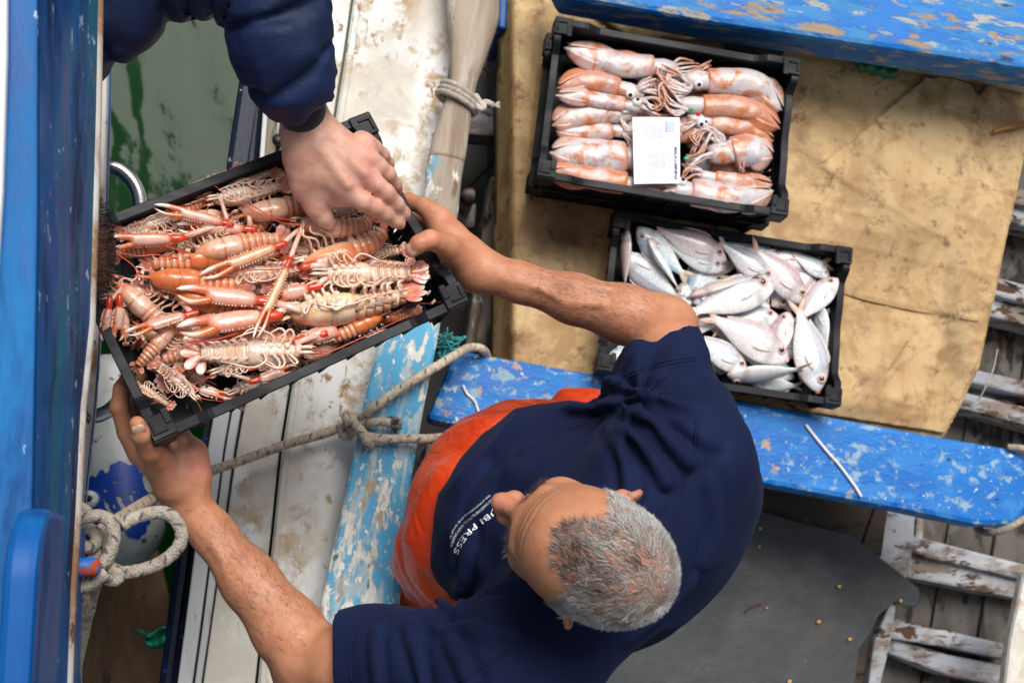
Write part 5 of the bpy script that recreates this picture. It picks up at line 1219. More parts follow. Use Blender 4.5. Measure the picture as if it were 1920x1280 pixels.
shirt_cut = shirt+[slab_cut(cr_, drc, .11), slab_cut(cl_, dlc, .12), armR, armL, rcone(nb_+UPW*.03, nb_+UPW*.14, .062, .066, 0, True), cutplane(P(1000, 960, .86), (0, 0, -1))]
FOLDS = [([(1168, 762), (1230, 800), (1296, 868)], .009), ([(1160, 792), (1212, 842), (1252, 905)], .010), ([(1138, 795), (1166, 850), (1178, 925)], .008), ([(1182, 732), (1250, 744), (1330, 765)], .007), ([(1176, 708), (1250, 703), (1322, 700)], .006), ([(1200, 770), (1270, 790), (1340, 830)], .007),
         ([(1120, 785), (1060, 800), (985, 845)], .006), ([(1100, 830), (1060, 870), (1030, 900)], .006), ([(850, 1150), (912, 1112), (965, 1092)], .009), ([(846, 1170), (905, 1180), (965, 1186)], .010), ([(862, 1132), (872, 1060), (884, 1000)], .007), ([(842, 1060), (856, 965), (905, 872)], .006), ([(868, 1080), (880, 985), (928, 895)], .005),
         ([(705, 1175), (700, 1220), (705, 1285)], .006), ([(765, 1165), (775, 1215), (790, 1285)], .007), ([(820, 1165), (850, 1215), (880, 1285)], .008), ([(1330, 900), (1345, 980), (1320, 1060)], .005), ([(1180, 1200), (1250, 1150), (1300, 1090)], .005)]
FOLD3 = []
for l, a_ in FOLDS:
    FOLD3.append((np.array([hit(shirt, *q, 1.75) for q in resamp(np.array(l, float), 6)]), a_*.9))
AR, AL, AB = P(1170, 765, 1.28), P(845, 1155, 1.22), P(1000, 900, 1.1)
def shirt_disp(p):
    d = .005*fbm(p, 9, 21, 2)
    for A, ph, amp, nf in ((AR, .4, .0085, 8), (AL, 1.1, .009, 7)):
        q = p-A; r = np.sqrt((q*q).sum(1)); th = np.arctan2(q @ fw, q @ lat); u = q[:, 2]*14
        d = d+amp*np.sin(th*nf+u+ph+1.2*vnoise(p, 9, 5))*np.exp(-((r-.07)/.085)**2)
    for c, D, amp, per in ((lerp(RS, cr_, .55), dr, .0035, .030), (lerp(LS, cl_, .55), dl, .004, .034)):
        q = p-c; r = np.sqrt((q*q).sum(1)); t = q @ D; d = d+amp*np.sin(2*math.pi*(t/per+1.1*vnoise(p, 11, 31)))*np.exp(-(r/.12)**2)*np.clip(vnoise(p, 8, 33)+.45, 0, 1)
    w = np.stack([p @ lat*5+.6*vnoise(p, 4, 71), p @ fw*15, p[:, 2]*9], 1); d = d+.007*fbm(w, 1.0, 77, 2)+.0085*((1-np.abs(vnoise(w, 1.25, 79)))**3-.3)*np.clip(.35+vnoise(p, 5, 80), 0, 1)
    q = p-AB; t = q @ nrm(lat*.8-UPW*.5-fw*.2); d = d+.0045*np.sin(2*math.pi*(t/.075+.7*vnoise(p, 6, 41)))*np.exp(-(np.sqrt((q*q).sum(1))/.17)**2)
    for s_, amp in FOLD3:
        lo_, hi_ = s_.min(0)-.05, s_.max(0)+.05; kk = ((p > lo_) & (p < hi_)).all(1)
        if not kk.any(): continue
        pk_ = p[kk]
        dd = np.full(len(pk_), 9.0)
        for a, b in zip(s_, s_[1:]):
            ab = b-a; t = np.clip((pk_-a) @ ab/np.dot(ab, ab), 0, 1); q = pk_-a-t[:, None]*ab; dd = np.minimum(dd, np.sqrt((q*q).sum(1)))
        d[kk] += amp*(np.exp(-(dd/.0085)**2)-.75*np.exp(-((dd-.0175)/.008)**2))
    return np.clip(d, -.013, .024)
V2, F2 = sdf_mesh(shirt_cut, .005, shirt_disp); V2 = relax(V2, F2, 1, .3)
so = build_sdf('t_shirt', V2, F2, (.01, .015, .05), M['cotton'], man)
class Disp(Prim): pass
def shirt_hits(q):
    q = np.asarray(q, float); d = np.stack([(q[:, 0]-960)/FPX, -(q[:, 1]-640)/FPX, -np.ones(len(q))], 1) @ RCAM.T; d /= np.linalg.norm(d, axis=1)[:, None]
    o = np.array([0, 0, CAMH]); t = (1.70-CAMH)/d[:, 2]
    for _ in range(70):
        p = o+d*t[:, None]; v = evalf(shirt, p)-shirt_disp(p); t = t+np.where(np.abs(v) < .0003, 0, v*.6)
    return o+d*t[:, None]
def seam(l, n=40, r=.0016):
    pts = shirt_hits(resamp(np.array(l, float), n)); m = MB(); loft(m, pts, r, r, 6, (0, 0, 0)); m.build('seam', M['cotton'], so)
seam([(1306, 785), (1300, 850), (1275, 910), (1240, 950), (1225, 985)]); seam([(1310, 785), (1306, 850), (1281, 912), (1246, 954), (1230, 990)], 40, .0011)
seam([(860, 1278), (930, 1235), (1000, 1195), (1030, 1170)])
for c, d, rad, hitc in ((cr_, drc, .066, 0), (cl_, dlc, .074, 0)): pass
seam([(1160, 710), (1200, 692), (1250, 677), (1305, 668)], 30, .0009); seam([(1162, 716), (1202, 698), (1252, 683), (1307, 674)], 30, .0009); seam([(662, 1190), (656, 1230), (660, 1278)], 24, .0009)
# print on the chest
def shirt_text(body, path, size, name, bold=0):
    pth = resamp(np.array(path, float), 60); seg = np.r_[0, np.cumsum(np.linalg.norm(np.diff(pth, axis=0), axis=1))]; tot = seg[-1]
    def place(v):
        w = v[:, 0].max()-v[:, 0].min(); s = (v[:, 0]-v[:, 0].min())/w*tot; out = []
        for si, y in zip(s, v[:, 1]):
            x0, y0 = np.interp(si, seg, pth[:, 0]), np.interp(si, seg, pth[:, 1]); x1, y1 = np.interp(si+2, seg, pth[:, 0]), np.interp(si+2, seg, pth[:, 1])
            if si+2 > tot: x1, y1 = x0+(pth[-1][0]-pth[-2][0]), y0+(pth[-1][1]-pth[-2][1])
            t = nrm(np.array([x1-x0, y1-y0, 0])); nx, ny = -t[1], t[0]      # letters stand to the upper left of the path
            out.append((x0-nx*y*size, y0-ny*y*size))
        q = shirt_hits(out); vw = np.array([0, 0, CAMH])-q; vw /= np.linalg.norm(vw, axis=1)[:, None]; return q+vw*.0016
    text_mesh(name, body, 1.0, so, place, M['print'], 1, bold)
M['print'] = NT('white screen print').fin((.78, .80, .84), .7)
# first letter of the name is hidden behind the nose, as in the picture
shirt_text('LUBI PRESS', [(938, 938), (915, 962), (884, 985), (862, 1010), (849, 1036)], 15, 'lettering', .012)
shirt_text('CORPORAZIONE PILOTI DEL GOLFO DINAMICO', [(925, 930), (902, 952), (874, 975), (853, 1000), (843, 1024)], 7, 'lettering')
shirt_text('VIA LUNGOMARE DUE GOLFI 21', [(918, 926), (896, 946), (868, 968), (850, 990), (843, 1008)], 5, 'lettering')

# oilskin trousers
def vz(p, z): return np.array([p[0], p[1], z])
la, ra = P(842, 1052, .80), P(1085, 818, .80)
tro = [ellip(P(955, 950, .90), (.165, .20, .14), TB, .05), ellip(P(955, 950, .78), (.12, .16, .12), TB, .08), chain([(la, .088), (vz(la, .5), .085), (vz(la+fw*-.01, .12), .078), (vz(la, .06), .075)], .06, .03), chain([(ra, .080), (vz(ra+lat*.05, .5), .083), (vz(ra+lat*.10, .1), .075)], .06, .03)]
TC_ = P(990, 955, .85)
def tro_disp(p): 
    q = p-P(800, 1040, .86); th = np.arctan2(q[:, 2], q @ lat)
    return .007*np.sin(2*math.pi*((p @ nrm(UPW*.8+lat*.5))/.085+1.1*vnoise(p, 8, 3)))*np.clip(.5+vnoise(p, 6, 9), 0, 1)+.008*((1-np.abs(vnoise(p*np.array([1, 1, .6]), 15, 4)))**3-.3)+.004*fbm(p, 9, 14, 2)+.006*np.sin(np.arctan2((p-TC_) @ lat, (p-TC_) @ fw)*9+5.0*vnoise(p, 6, 19))*np.clip(.5+1.2*vnoise(p, 5, 23), 0, 1)
V3, F3 = sdf_mesh(tro, .008, tro_disp); V3 = relax(V3, F3, 1, .3); build_sdf('oilskin_trousers', V3, F3, (.7, .08, .02), M['oilskin'], man)
for a in (la, ra+lat*.10):
    bsd = [chain([(vz(a, .16), .07), (vz(a, .05), .06)], .02), ellip(vz(a+fw*.06, .02), (.15, .06, .055), TB, .03), cutplane((0, 0, -.025), (0, 0, -1))]
    Vb, Fb = sdf_mesh(bsd, .012); build_sdf('boot', Vb, Fb, (.1, .1, .1), M['knit'], man)

# ---- the other person: quilted jacket, hand pressing on the catch
man2 = thing('person', 'person in navy quilted jacket pressing one hand onto the langoustines', 'person', P(40, 250, .95))
s2 = [chain([J(566, 130, 1.37, 36), J(568, 200, 1.325, 37), J(574, 240, 1.30, 39)], .02, .02),
      rcone(*[x for x in (J(574, 240, 1.30, 39)[0], J(632, 330, 1.288, 33)[0], J(574, 240, 1.3, 39)[1], J(632, 330, 1.288, 33)[1])], .02),
      rcone(J(592, 240, 1.302, 32)[0], J(672, 288, 1.290, 24)[0], J(592, 240, 1.3, 32)[1], J(672, 288, 1.29, 24)[1], .02),
      rcone(J(566, 262, 1.297, 34)[0], J(590, 325, 1.285, 32)[0], J(566, 262, 1.297, 34)[1], J(590, 325, 1.285, 30)[1], .02),
      rcone(J(610, 270, 1.297, 34)[0], J(668, 318, 1.290, 26)[0], J(610, 270, 1.297, 34)[1], J(668, 318, 1.29, 26)[1], .02)]
f_i = [J(638, 350, 1.287, 22.5), J(682, 378, 1.285, 17.1), J(702, 389, 1.276, 15.8), J(722, 401, 1.262, 14.4), J(742, 415, 1.243, 12.2), J(751, 421, 1.236, 9.9)]
f_m = [J(670, 326, 1.289, 20.7), J(706, 346, 1.288, 16.7), J(724, 361, 1.280, 15.8), J(743, 382, 1.262, 14.0), J(757, 399, 1.241, 11.7), J(761, 405, 1.234, 9.5)]
f_r = [J(682, 296, 1.288, 18.0), J(712, 312, 1.285, 14.8), J(727, 326, 1.272, 14.4), J(741, 346, 1.246, 12.2), J(746, 357, 1.222, 9.9)]
f_p = [J(676, 262, 1.286, 17.1), J(702, 277, 1.280, 14.0), J(717, 290, 1.262, 12.6), J(728, 306, 1.235, 10.8), J(731, 314, 1.214, 9.0)]
f_t = [J(563, 300, 1.285, 32), J(572, 348, 1.270, 27), J(592, 388, 1.256, 20.5), J(606, 407, 1.247, 18), J(617, 419, 1.238, 13.5)]
for q, k in ((f_i, .008), (f_m, .004), (f_r, .004), (f_p, .004), (f_t, .02)): s2.append(chain(q, k, .006))
for p in ((652, 350), (688, 326), (695, 297), (688, 266)): s2.append(ellip(J(*p, 1.296, 1)[0], (.010, .010, .007), None, .016))
for a_, b_ in (((592, 262, 1.322), (652, 346, 1.310)), ((604, 256, 1.322), (684, 324, 1.308)), ((614, 248, 1.320), (692, 296, 1.304))): s2.append(rcone(P(*a_), P(*b_), .0035, .0045, .013))
s2.append(rcone(J(600, 362, 1.265, 10)[0], J(640, 372, 1.272, 10)[0], .012, .012, .02))
hd2 = P(82, 478, 1.38); sh2 = P(120, 20, 1.30)
s2 += [ellip(hd2, (.085, .105, .10), None, .02), ellip(hd2+np.array([.02, .02, -.06]), (.065, .08, .08), None, .02), rcone(hd2-UPW*.05, hd2+np.array([-.12, .08, -.12]), .055, .06, .03), ellip(hd2+np.array([.03, -.075, -.07]), (.02, .02, .02), None, .02),
       rcone(hd2+np.array([-.14, .10, -.16]), hd2+np.array([-.20, .22, -.40]), .12, .13, .05), rcone(hd2+np.array([-.14, .10, -.16]), sh2, .08, .06, .05)]
Va, Fa = sdf_mesh(s2, .0030); Va = relax(Va, Fa, 1, .35)
sp2 = [(J(*p, 1.31, 1)[0], .016, (.74, .30, .24), .55) for p in ((655, 352), (690, 328), (697, 299), (690, 268), (720, 360), (700, 385))]
sp2 += [(f[-1][0], .014, (.78, .36, .30), .7) for f in (f_i, f_m, f_r, f_p, f_t)]+[(f_i[2][0]+UPW*.01, .014, (.74, .30, .24), .5), (f_m[1][0]+UPW*.012, .014, (.74, .30, .24), .5)]
Ca = skin_col(Va, PALE, sp2, 9); Ca = mixc(Ca, np.array((.018, .016, .016)), np.clip((.135-np.linalg.norm(Va-hd2-np.array([0, 0, .02]), axis=1))/.02, 0, 1)); build_sdf('body', Va, Fa, Ca, M['skin'], man2)
nail(f_t, .017, .0100, nrm(np.array([.4, -.5, .8]))).build('nail', M['nail'], man2)
# jacket: one field with quilting grooves across the sleeve
slv = [J(120, 10, 1.33, 105), J(215, 2, 1.36, 88), J(330, -68, 1.39, 88), J(450, -56, 1.41, 92), J(520, 12, 1.415, 86), J(528, 90, 1.40, 82), J(549, 155, 1.37, 68), J(560, 185, 1.35, 54)]
cen = resamp(np.array([q[0] for q in slv]), 240); arc = np.r_[0, np.cumsum(np.linalg.norm(np.diff(cen, axis=0), axis=1))]; tang = np.gradient(cen, axis=0)
jk = [chain(slv, .03, .03), rcone(hd2+np.array([-.14, .10, -.18]), hd2+np.array([-.22, .22, -.42]), .155, .17, .05), rcone(hd2+np.array([-.13, .10, -.16]), slv[0][0], .11, .075, .06), rcone(J(232, 50, 1.37, 40)[0], J(205, 62, 1.36, 40)[0], .028, .03, .03)]
def jk_disp(p):
    i = np.concatenate([((c[:, None, :]-cen[None])**2).sum(2).argmin(1) for c in np.array_split(p, max(1, len(p)//1500))])
    t = arc[i]+((p-cen[i])*nrm(np.array([.5, .2, -.4]))).sum(1)*.25+.010*vnoise(p, 8, 3); ph = (t/.062) % 1.0; g = np.minimum(ph, 1-ph)*.062
    return .004-.011*np.exp(-(g/.007)**2)+.003*fbm(p, 26, 6, 3)+.0035*np.sin(2*math.pi*2.2*vnoise(p*np.array([1, 1, .5]), 11, 8))*np.exp(-(g/.020)**2)
jc = [slab_cut(J(562, 188, 1.345, 1)[0], nrm(J(575, 240, 1.3, 1)[0]-J(560, 165, 1.36, 1)[0]), .15)]
V4, F4 = sdf_mesh(jk+jc, .006, jk_disp); V4 = relax(V4, F4, 1, .25); jo = build_sdf('jacket', V4, F4, (.01, .02, .07), M['nylon'], man2)
m = MB(); a, b = J(560, 178, 1.348, 1)[0], J(571, 226, 1.312, 1)[0]; r0 = .0335
loft(m, [lerp(a, b, t) for t in (0, .2, .5, .8, 1, 1.02, .98)], np.array([.9, 1.0, 1.03, 1.03, 1.0, .93, .9])*r0, None, 40, (.01, .01, .01), up=(0, 0, 1)); m.build('cuff', M['knit'], jo)
# dark hair of the leaning head
n_ = 5200; u = rng_.normal(0, 1, (n_, 3)); u /= np.linalg.norm(u, axis=1)[:, None]; u = u[u[:, 2] > -.25]; n_ = len(u); r0 = hd2+u*np.array([.085, .105, .10])
d = np.cross(u, np.array([.2, 1, .1]))*.5+rng_.normal(0, .35, (n_, 3))+np.array([.5, -.1, .1]); d = d-(d*u).sum(1)[:, None]*u*.6; d /= np.linalg.norm(d, axis=1)[:, None]
b_ = np.cross(d, u)*.0005; md = r0+d*.010+u*.007; tip = r0+d*.020+u*.008
HV = np.stack([r0-b_, r0+b_, md-b_, md+b_, tip], 1).reshape(-1, 3); bb = np.arange(n_)*5
m = MB(); m.v = [HV]; m.c = [np.repeat(mixc(np.array((.018, .016, .016)), np.array((.09, .085, .085)), rng_.uniform(0, .8, n_)), 5, 0)]; m.f = np.stack([bb, bb+1, bb+3, bb+2], 1).tolist()+np.stack([bb+2, bb+3, bb+4], 1).tolist(); m.n = len(HV); m.build('hair', M['hair'], man2)
print('people', round(_tm.time()-_t0, 1))
# ------------------------------------------------------------------ tarpaulin, mat, oar, ropes, nets, scraps
_t = NT('stained ochre canvas'); _co = _t.coord()
_c = _t.mix(_t.ramp(_t.noise(_co, 3.2, 4), .3, .72), (.60, .415, .20), (.51, .33, .145))
_c = _t.mix(_t.ramp(_t.noise(_co, 9, 6, .7, .4), .42, .62, 0, .85), _c, (.32, .18, .065))
_c = _t.mix(_t.ramp(_t.noise(_co, 22, 6, .75), .53, .66, 0, .85), _c, (.17, .085, .035))
_c = _t.mix(_t.ramp(_t.noise(_t.coord(.4, (1, 3, 1)), 11, 5, .6), .62, .72, 0, .6), _c, (.64, .48, .25))
_c = _t.mix(_t.ramp(_t.noise(_co, 60, 3), .70, .75, 0, .8), _c, (.09, .05, .025))
_a = _t.N('ShaderNodeVertexColor'); _a.layer_name = 'Col'; _c = _t.mix(1.0, _c, _a.outputs[0], 'MULTIPLY')
_c = _t.mix(_t.ramp(_t.noise(_t.coord(.25, (1, 2.4, 1)), 4.5, 7, .75, .6), .53, .66, 0, .55), _c, (.36, .215, .085))
M['canvas'] = _t.fin(_c, .62, _t.bump(_t.noise(_co, 34, 5, .6, .5), .3, .004, _t.bump(_t.noise(_co, 500, 2), .2, .0008)))
tarp = thing('tarpaulin', 'stained ochre canvas tarpaulin spread under the two crates', 'tarpaulin', P(1300, 420, .43))
def inpoly(x, y, poly):
    r = np.zeros(len(x), bool); k = len(poly)
    for i in range(k):
        (x0, y0), (x1, y1) = poly[i], poly[(i+1) % k]
        c = ((y0 > y) != (y1 > y)) & (x < (x1-x0)*(y-y0)/((y1-y0) or 1e-9)+x0); r ^= c
    return r
def segd(x, y, a, b):
    ax, ay = a; bx, by = b; L2 = (bx-ax)**2+(by-ay)**2; t = np.clip(((x-ax)*(bx-ax)+(y-ay)*(by-ay))/L2, 0, 1)
    return np.hypot(x-ax-t*(bx-ax), y-ay-t*(by-ay)), (x-ax)*(by-ay)-(y-ay)*(bx-ax), t
CREASE = [((1690, 300), (1640, 810), .008, 10), ((1480, 436), (1870, 520), .007, 10), ((1530, 313), (1815, 478), .009, 10), ((1645, 375), (1500, 640), .007, 9), ((1015, 0), (975, 420), .010, 10), ((1775, 150), (1760, 420), .006, 8), ((1430, 690), (1740, 770), .007, 9), ((1560, 110), (1500, 270), .006, 9),
          ((1475, 270), (1560, 330), .004, 9), ((1630, 300), (1820, 460), .005, 10), ((1560, 540), (1830, 600), .006, 7), ((1568, 552), (1825, 612), -.004, 5), ((1812, 460), (1745, 700), .007, 12), ((1745, 690), (1722, 830), .010, 14),
          ((1845, 380), (1825, 470), .005, 8), ((1400, 100), (1900, 175), .010, 18), ((1510, 130), (1760, 160), -.006, 20), ((960, 120), (1010, 380), .008, 14), ((1085, -20), (1160, 60), .008, 10), ((1030, 420), (960, 690), .006, 14),
          ((1600, 760), (1740, 640), .006, 12), ((1500, 760), (1620, 790), .005, 9), ((1690, 640), (1750, 600), .005, 8), ((1660, 205), (1700, 330), .003, 10), ((1620, 380), (1790, 520), .004, 9)]
def cloth(name, poly, z, th, lift=(), res=7, edgelift=0, drop=None, label=None, seed=0):
    xs = [q[0] for q in poly]; ys = [q[1] for q in poly]; nx = int((max(xs)-min(xs))/res)+2; ny = int((max(ys)-min(ys))/res)+2
    gx = np.linspace(min(xs), max(xs), nx); gy = np.linspace(min(ys), max(ys), ny); X, Y = [a.ravel() for a in np.meshgrid(gx, gy, indexing='ij')]
    base = np.array([P(x, y, z) for x, y in zip(X, Y)])
    h = .006*fbm(base, 5, 1, 3)+.0045*((1-np.abs(vnoise(base, 6.5, 61)))**5)+.003*((1-np.abs(vnoise(base, 14, 63)))**5)+.001*fbm(base, 26, 3, 3)
    crease = np.zeros(len(X))
    for a, b, am, w in CREASE+list(lift):
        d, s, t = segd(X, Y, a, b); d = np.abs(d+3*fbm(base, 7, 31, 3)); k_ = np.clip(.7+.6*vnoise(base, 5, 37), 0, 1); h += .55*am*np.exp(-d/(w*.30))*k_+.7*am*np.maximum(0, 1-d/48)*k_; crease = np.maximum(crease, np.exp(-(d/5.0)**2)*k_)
    V = base+np.array([0, 0, 1.0])*h[:, None]
    ins = inpoly(X, Y, poly)
    # pull border vertices onto the outline
    F = []
    idx = lambda i, j: i*ny+j
    P2 = np.array(poly, float)
    use = set()
    for i in range(nx-1):
        for j in range(ny-1):
            q = (idx(i, j), idx(i+1, j), idx(i+1, j+1), idx(i, j+1))
            if sum(ins[k] for k in q) >= 2: F.append(q[::-1]); use.update(q)
    for k in use:
        if not ins[k]:
            best = None
            for i in range(len(poly)):
                a, b = P2[i], P2[(i+1) % len(poly)]; ab = b-a; t = np.clip(((np.array((X[k], Y[k]))-a) @ ab)/(ab @ ab+1e-9), 0, 1); c = a+t*ab; dd = np.hypot(*(c-(X[k], Y[k])))
                if best is None or dd < best[0]: best = (dd, c)
            V[k, :2] += (P(best[1][0], best[1][1], z)-P(X[k], Y[k], z))[:2]
    if drop is not None: V = drop(X, Y, V)
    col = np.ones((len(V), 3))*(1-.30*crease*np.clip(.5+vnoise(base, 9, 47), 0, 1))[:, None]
    for (cx, cy, rx, ry, k) in STAIN: col *= (1-k*np.exp(-(((X-cx)/rx)**2+((Y-cy)/ry)**2)*(1+.5*fbm(base, 14, 3))))[:, None]*np.array([1, 1, 1])
    keep = sorted(use); mp = {k: i for i, k in enumerate(keep)}
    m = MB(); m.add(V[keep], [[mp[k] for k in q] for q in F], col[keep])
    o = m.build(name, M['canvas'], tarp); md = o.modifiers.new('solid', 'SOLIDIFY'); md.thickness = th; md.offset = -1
    if label: o['label'] = label
    return o
STAIN = [(1050, 450, 70, 60, .6), (1700, 470, 60, 45, .25), (1790, 640, 30, 120, .35), (1600, 775, 70, 22, .45), (1470, 650, 0.1, 0.1, 0), (1800, 175, 90, 20, .35), (1690, 380, 130, 90, .12)]
def drop_left(X, Y, V):
    k = X < 962; t = (962-X[k])/14.0; V[k, 2] -= .06*t; V[k, 0] += .005*np.minimum(t, 1); return V
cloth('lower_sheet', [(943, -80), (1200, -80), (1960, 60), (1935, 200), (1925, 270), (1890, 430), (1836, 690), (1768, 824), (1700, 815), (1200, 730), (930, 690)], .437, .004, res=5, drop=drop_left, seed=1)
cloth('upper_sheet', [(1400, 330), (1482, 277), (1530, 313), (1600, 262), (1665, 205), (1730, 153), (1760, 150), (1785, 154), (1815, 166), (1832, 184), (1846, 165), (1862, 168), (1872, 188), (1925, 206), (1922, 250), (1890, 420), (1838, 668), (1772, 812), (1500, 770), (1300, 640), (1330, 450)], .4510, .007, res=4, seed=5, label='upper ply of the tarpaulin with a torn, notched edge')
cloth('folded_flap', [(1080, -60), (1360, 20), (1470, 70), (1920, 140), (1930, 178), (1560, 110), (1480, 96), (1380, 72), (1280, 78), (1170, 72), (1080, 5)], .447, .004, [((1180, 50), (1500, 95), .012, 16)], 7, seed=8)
for l in ([(1568, 546), (1640, 566), (1720, 583), (1832, 602)], [(1482, 277), (1505, 296), (1530, 313)], [(1626, 385), (1700, 405), (1770, 425)], [(1590, 770), (1660, 700), (1700, 640)]):  # one seam; the rest draw crease and edge shade as darker strips
    m = MB(); loft(m, [p+np.array([0, 0, .0052+.006*fbm(p[None], 5, 1, 3)[0]]) for p in resamp(PP([(x, y, .451) for x, y in l]), 30)], .0032, .0016, 8, (.72, .66, .58), up=(0, 0, 1)); m.build('seam', M['canvas'], tarp)
# things lying on or by it
m = MB(); prism(m, [P(1372, 55, .52), P(1440, 62, .52), P(1478, 78, .52), P(1480, 92, .52), P(1425, 88, .52), P(1368, 76, .52)], .06); tag(m.build('wood_block', M['hull_dark'], None, smooth=False, bevel=.006), 'dark blue block wedged between the tarpaulin and the top blue thwart', 'block')
_t = NT('green plastic cloth'); _t.fin((.010, .16, .055), .35, _t.bump(_t.noise(_t.coord(), 30, 4, .6, 1), .8, .01), Coat_Weight=.2); M['green'] = _t.m
m = MB(); nx, ny = 16, 12; V = []
for i in range(nx):
    for j in range(ny):
        u, v = i/(nx-1), j/(ny-1); p = P(lerp(1612, 1682, u), lerp(84, lerp(126, 136, u), v)+u*8, .485); V.append(p+np.array([0, 0, .022*math.sin(math.pi*u)*math.sin(math.pi*min(1, v*1.2))+.007*math.sin(u*19+v*3)+.004*math.sin(v*15)-.02*(v > .95)]))
m.add(V, [q[::-1] for q in grid_faces(nx, ny)]); o = m.build('green_cloth', M['green']); md = o.modifiers.new('solid', 'SOLIDIFY'); md.thickness = .003; tag(o, 'crumpled green plastic cloth tucked under the top blue thwart', 'cloth')
m = MB(); loft(m, resamp(PP([(1862, 248, .462), (1885, 240, .466), (1912, 236, .468), (1960, 218, .468)]), 16), np.linspace(.004, .0065, 16), None, 8, np.array([(.42, .19, .03)]*8+[(.30, .13, .03)]*8)); tag(m.build('stick', mat_vc('stick bark', .6)), 'thin orange brown stick at the right edge of the tarpaulin', 'stick')
# mat and deck boards behind the man
_t = NT('dark rubber sheet'); _co = _t.coord()
_c = _t.mix(_t.ramp(_t.noise(_co, 3, 5), .3, .7), (.019, .022, .025), (.034, .038, .042)); _c = _t.mix(_t.ramp(_t.noise(_co, 7, 6, .7), .55, .75, 0, .5), _c, (.075, .052, .035)); _c = _t.mix(_t.ramp(_t.noise(_co, 90, 3), .72, .76, 0, .8), _c, (.22, .20, .17))
M['mat'] = _t.fin(_c, _t.ramp(_t.noise(_co, 9, 4), .3, .7, .42, .65), _t.bump(_t.noise(_co, 8, 5, .6), .35, .01))
M['brown_deck'] = mat_peel('dark brown deck board', (.040, .029, .021), [((.075, .055, .04), 9, .55, .08, (4, 1, 1)), ((.012, .010, .008), 20, .60, .05, (5, 1, 1)), ((.13, .11, .09), 40, .70, .02, (2, 1, 1))], DIRT, (4, 1, 1), .6, .5)
for n_, pl, z in (('board', [(1000, 862), (1414, 902), (1640, 946), (1604, 1050), (1000, 960)], .112), ('board', [(1642, 946), (1666, 951), (1654, 1040), (1632, 1060), (1606, 1050)], .108), ('board', [(1613, 1180), (1640, 1150), (1618, 1400), (1560, 1400)], .085)):
    m = MB(); prism(m, ppoly(pl, z), .04); m.build('floor_board', M['brown_deck'], boat, smooth=False, bevel=.004)
mat_o = MB(); outl = [(1000, 905), (1180, 915), (1407, 952), (1500, 978), (1600, 1005), (1668, 1058), (1724, 1103), (1726, 1122), (1718, 1137), (1697, 1136), (1678, 1128), (1648, 1154), (1637, 1180), (1612, 1215), (1585, 1420), (900, 1420), (980, 1100)]
prism(mat_o, ppoly(outl, .130), .006); mt = mat_o.build('rubber_mat', M['mat'], None, smooth=False, bevel=.002); tag(mt, 'dark grey rubber mat with a torn corner behind the man', 'mat')
_m2 = MB(); 0 and prism(_m2, ppoly([(1560, 1130), (1596, 1140), (1572, 1420), (1420, 1420), (1500, 1240)], .136), .005)
for k, (x, y, r) in enumerate([(1573, 1099, .005), (1535, 1165, .0055), (1593, 1198, .005), (1480, 1277, .0055), (1437, 1139, .003), (1688, 1126, .0055), (1425, 990, .004), (1423, 1024, .0035)]):
    m = MB(); rg = random.Random(k); c = P(x, y, .1365); ball(m, c, (r, r*.75, r*.6), (.62, .36, .10), rz(rg.random()*3), 10, 6); ball(m, c+np.array([r*.6, r*.3, 0]), (r*.5, r*.45, r*.4), (.70, .46, .18), None, 8, 5)
    tag(m.build('crumb', mat_vc('crumb', .5, 200, .25, .3) if k == 0 else bpy.data.materials['crumb']), 'small yellow brown crumb lying on the dark rubber mat', 'crumb', 'crumbs scattered over the rubber mat')
m = MB(); loft(m, resamp(PP([(1398, 1147, .138), (1405, 1139, .139), (1413, 1137, .139), (1420, 1132, .14), (1429, 1132, .138)]), 20), .0016, None, 6, (.16, .012, .012)); tag(m.build('thread', mat_vc('red thread', .6)), 'short dark red thread lying on the rubber mat', 'thread')
# white cords on the middle thwart
for pts, r, lb in (([(1511, 796), (1528, 818), (1550, 845), (1574, 872), (1592, 896), (1605, 914), (1615, 931)], .0034, 'short white cord lying across the right half of the middle thwart'), ([(868, 722), (876, 738), (890, 752), (896, 768), (902, 785)], .0028, 'bit of white string lying on the left end of the middle thwart')):
    m = MB(); loft(m, resamp(PP([(x, y, .504) for x, y in pts]), 40), r, None, 8, (.72, .73, .74)); tag(m.build('cord', mat_vc('white cord', .7, 300, .3, .5)), lb, 'cord')
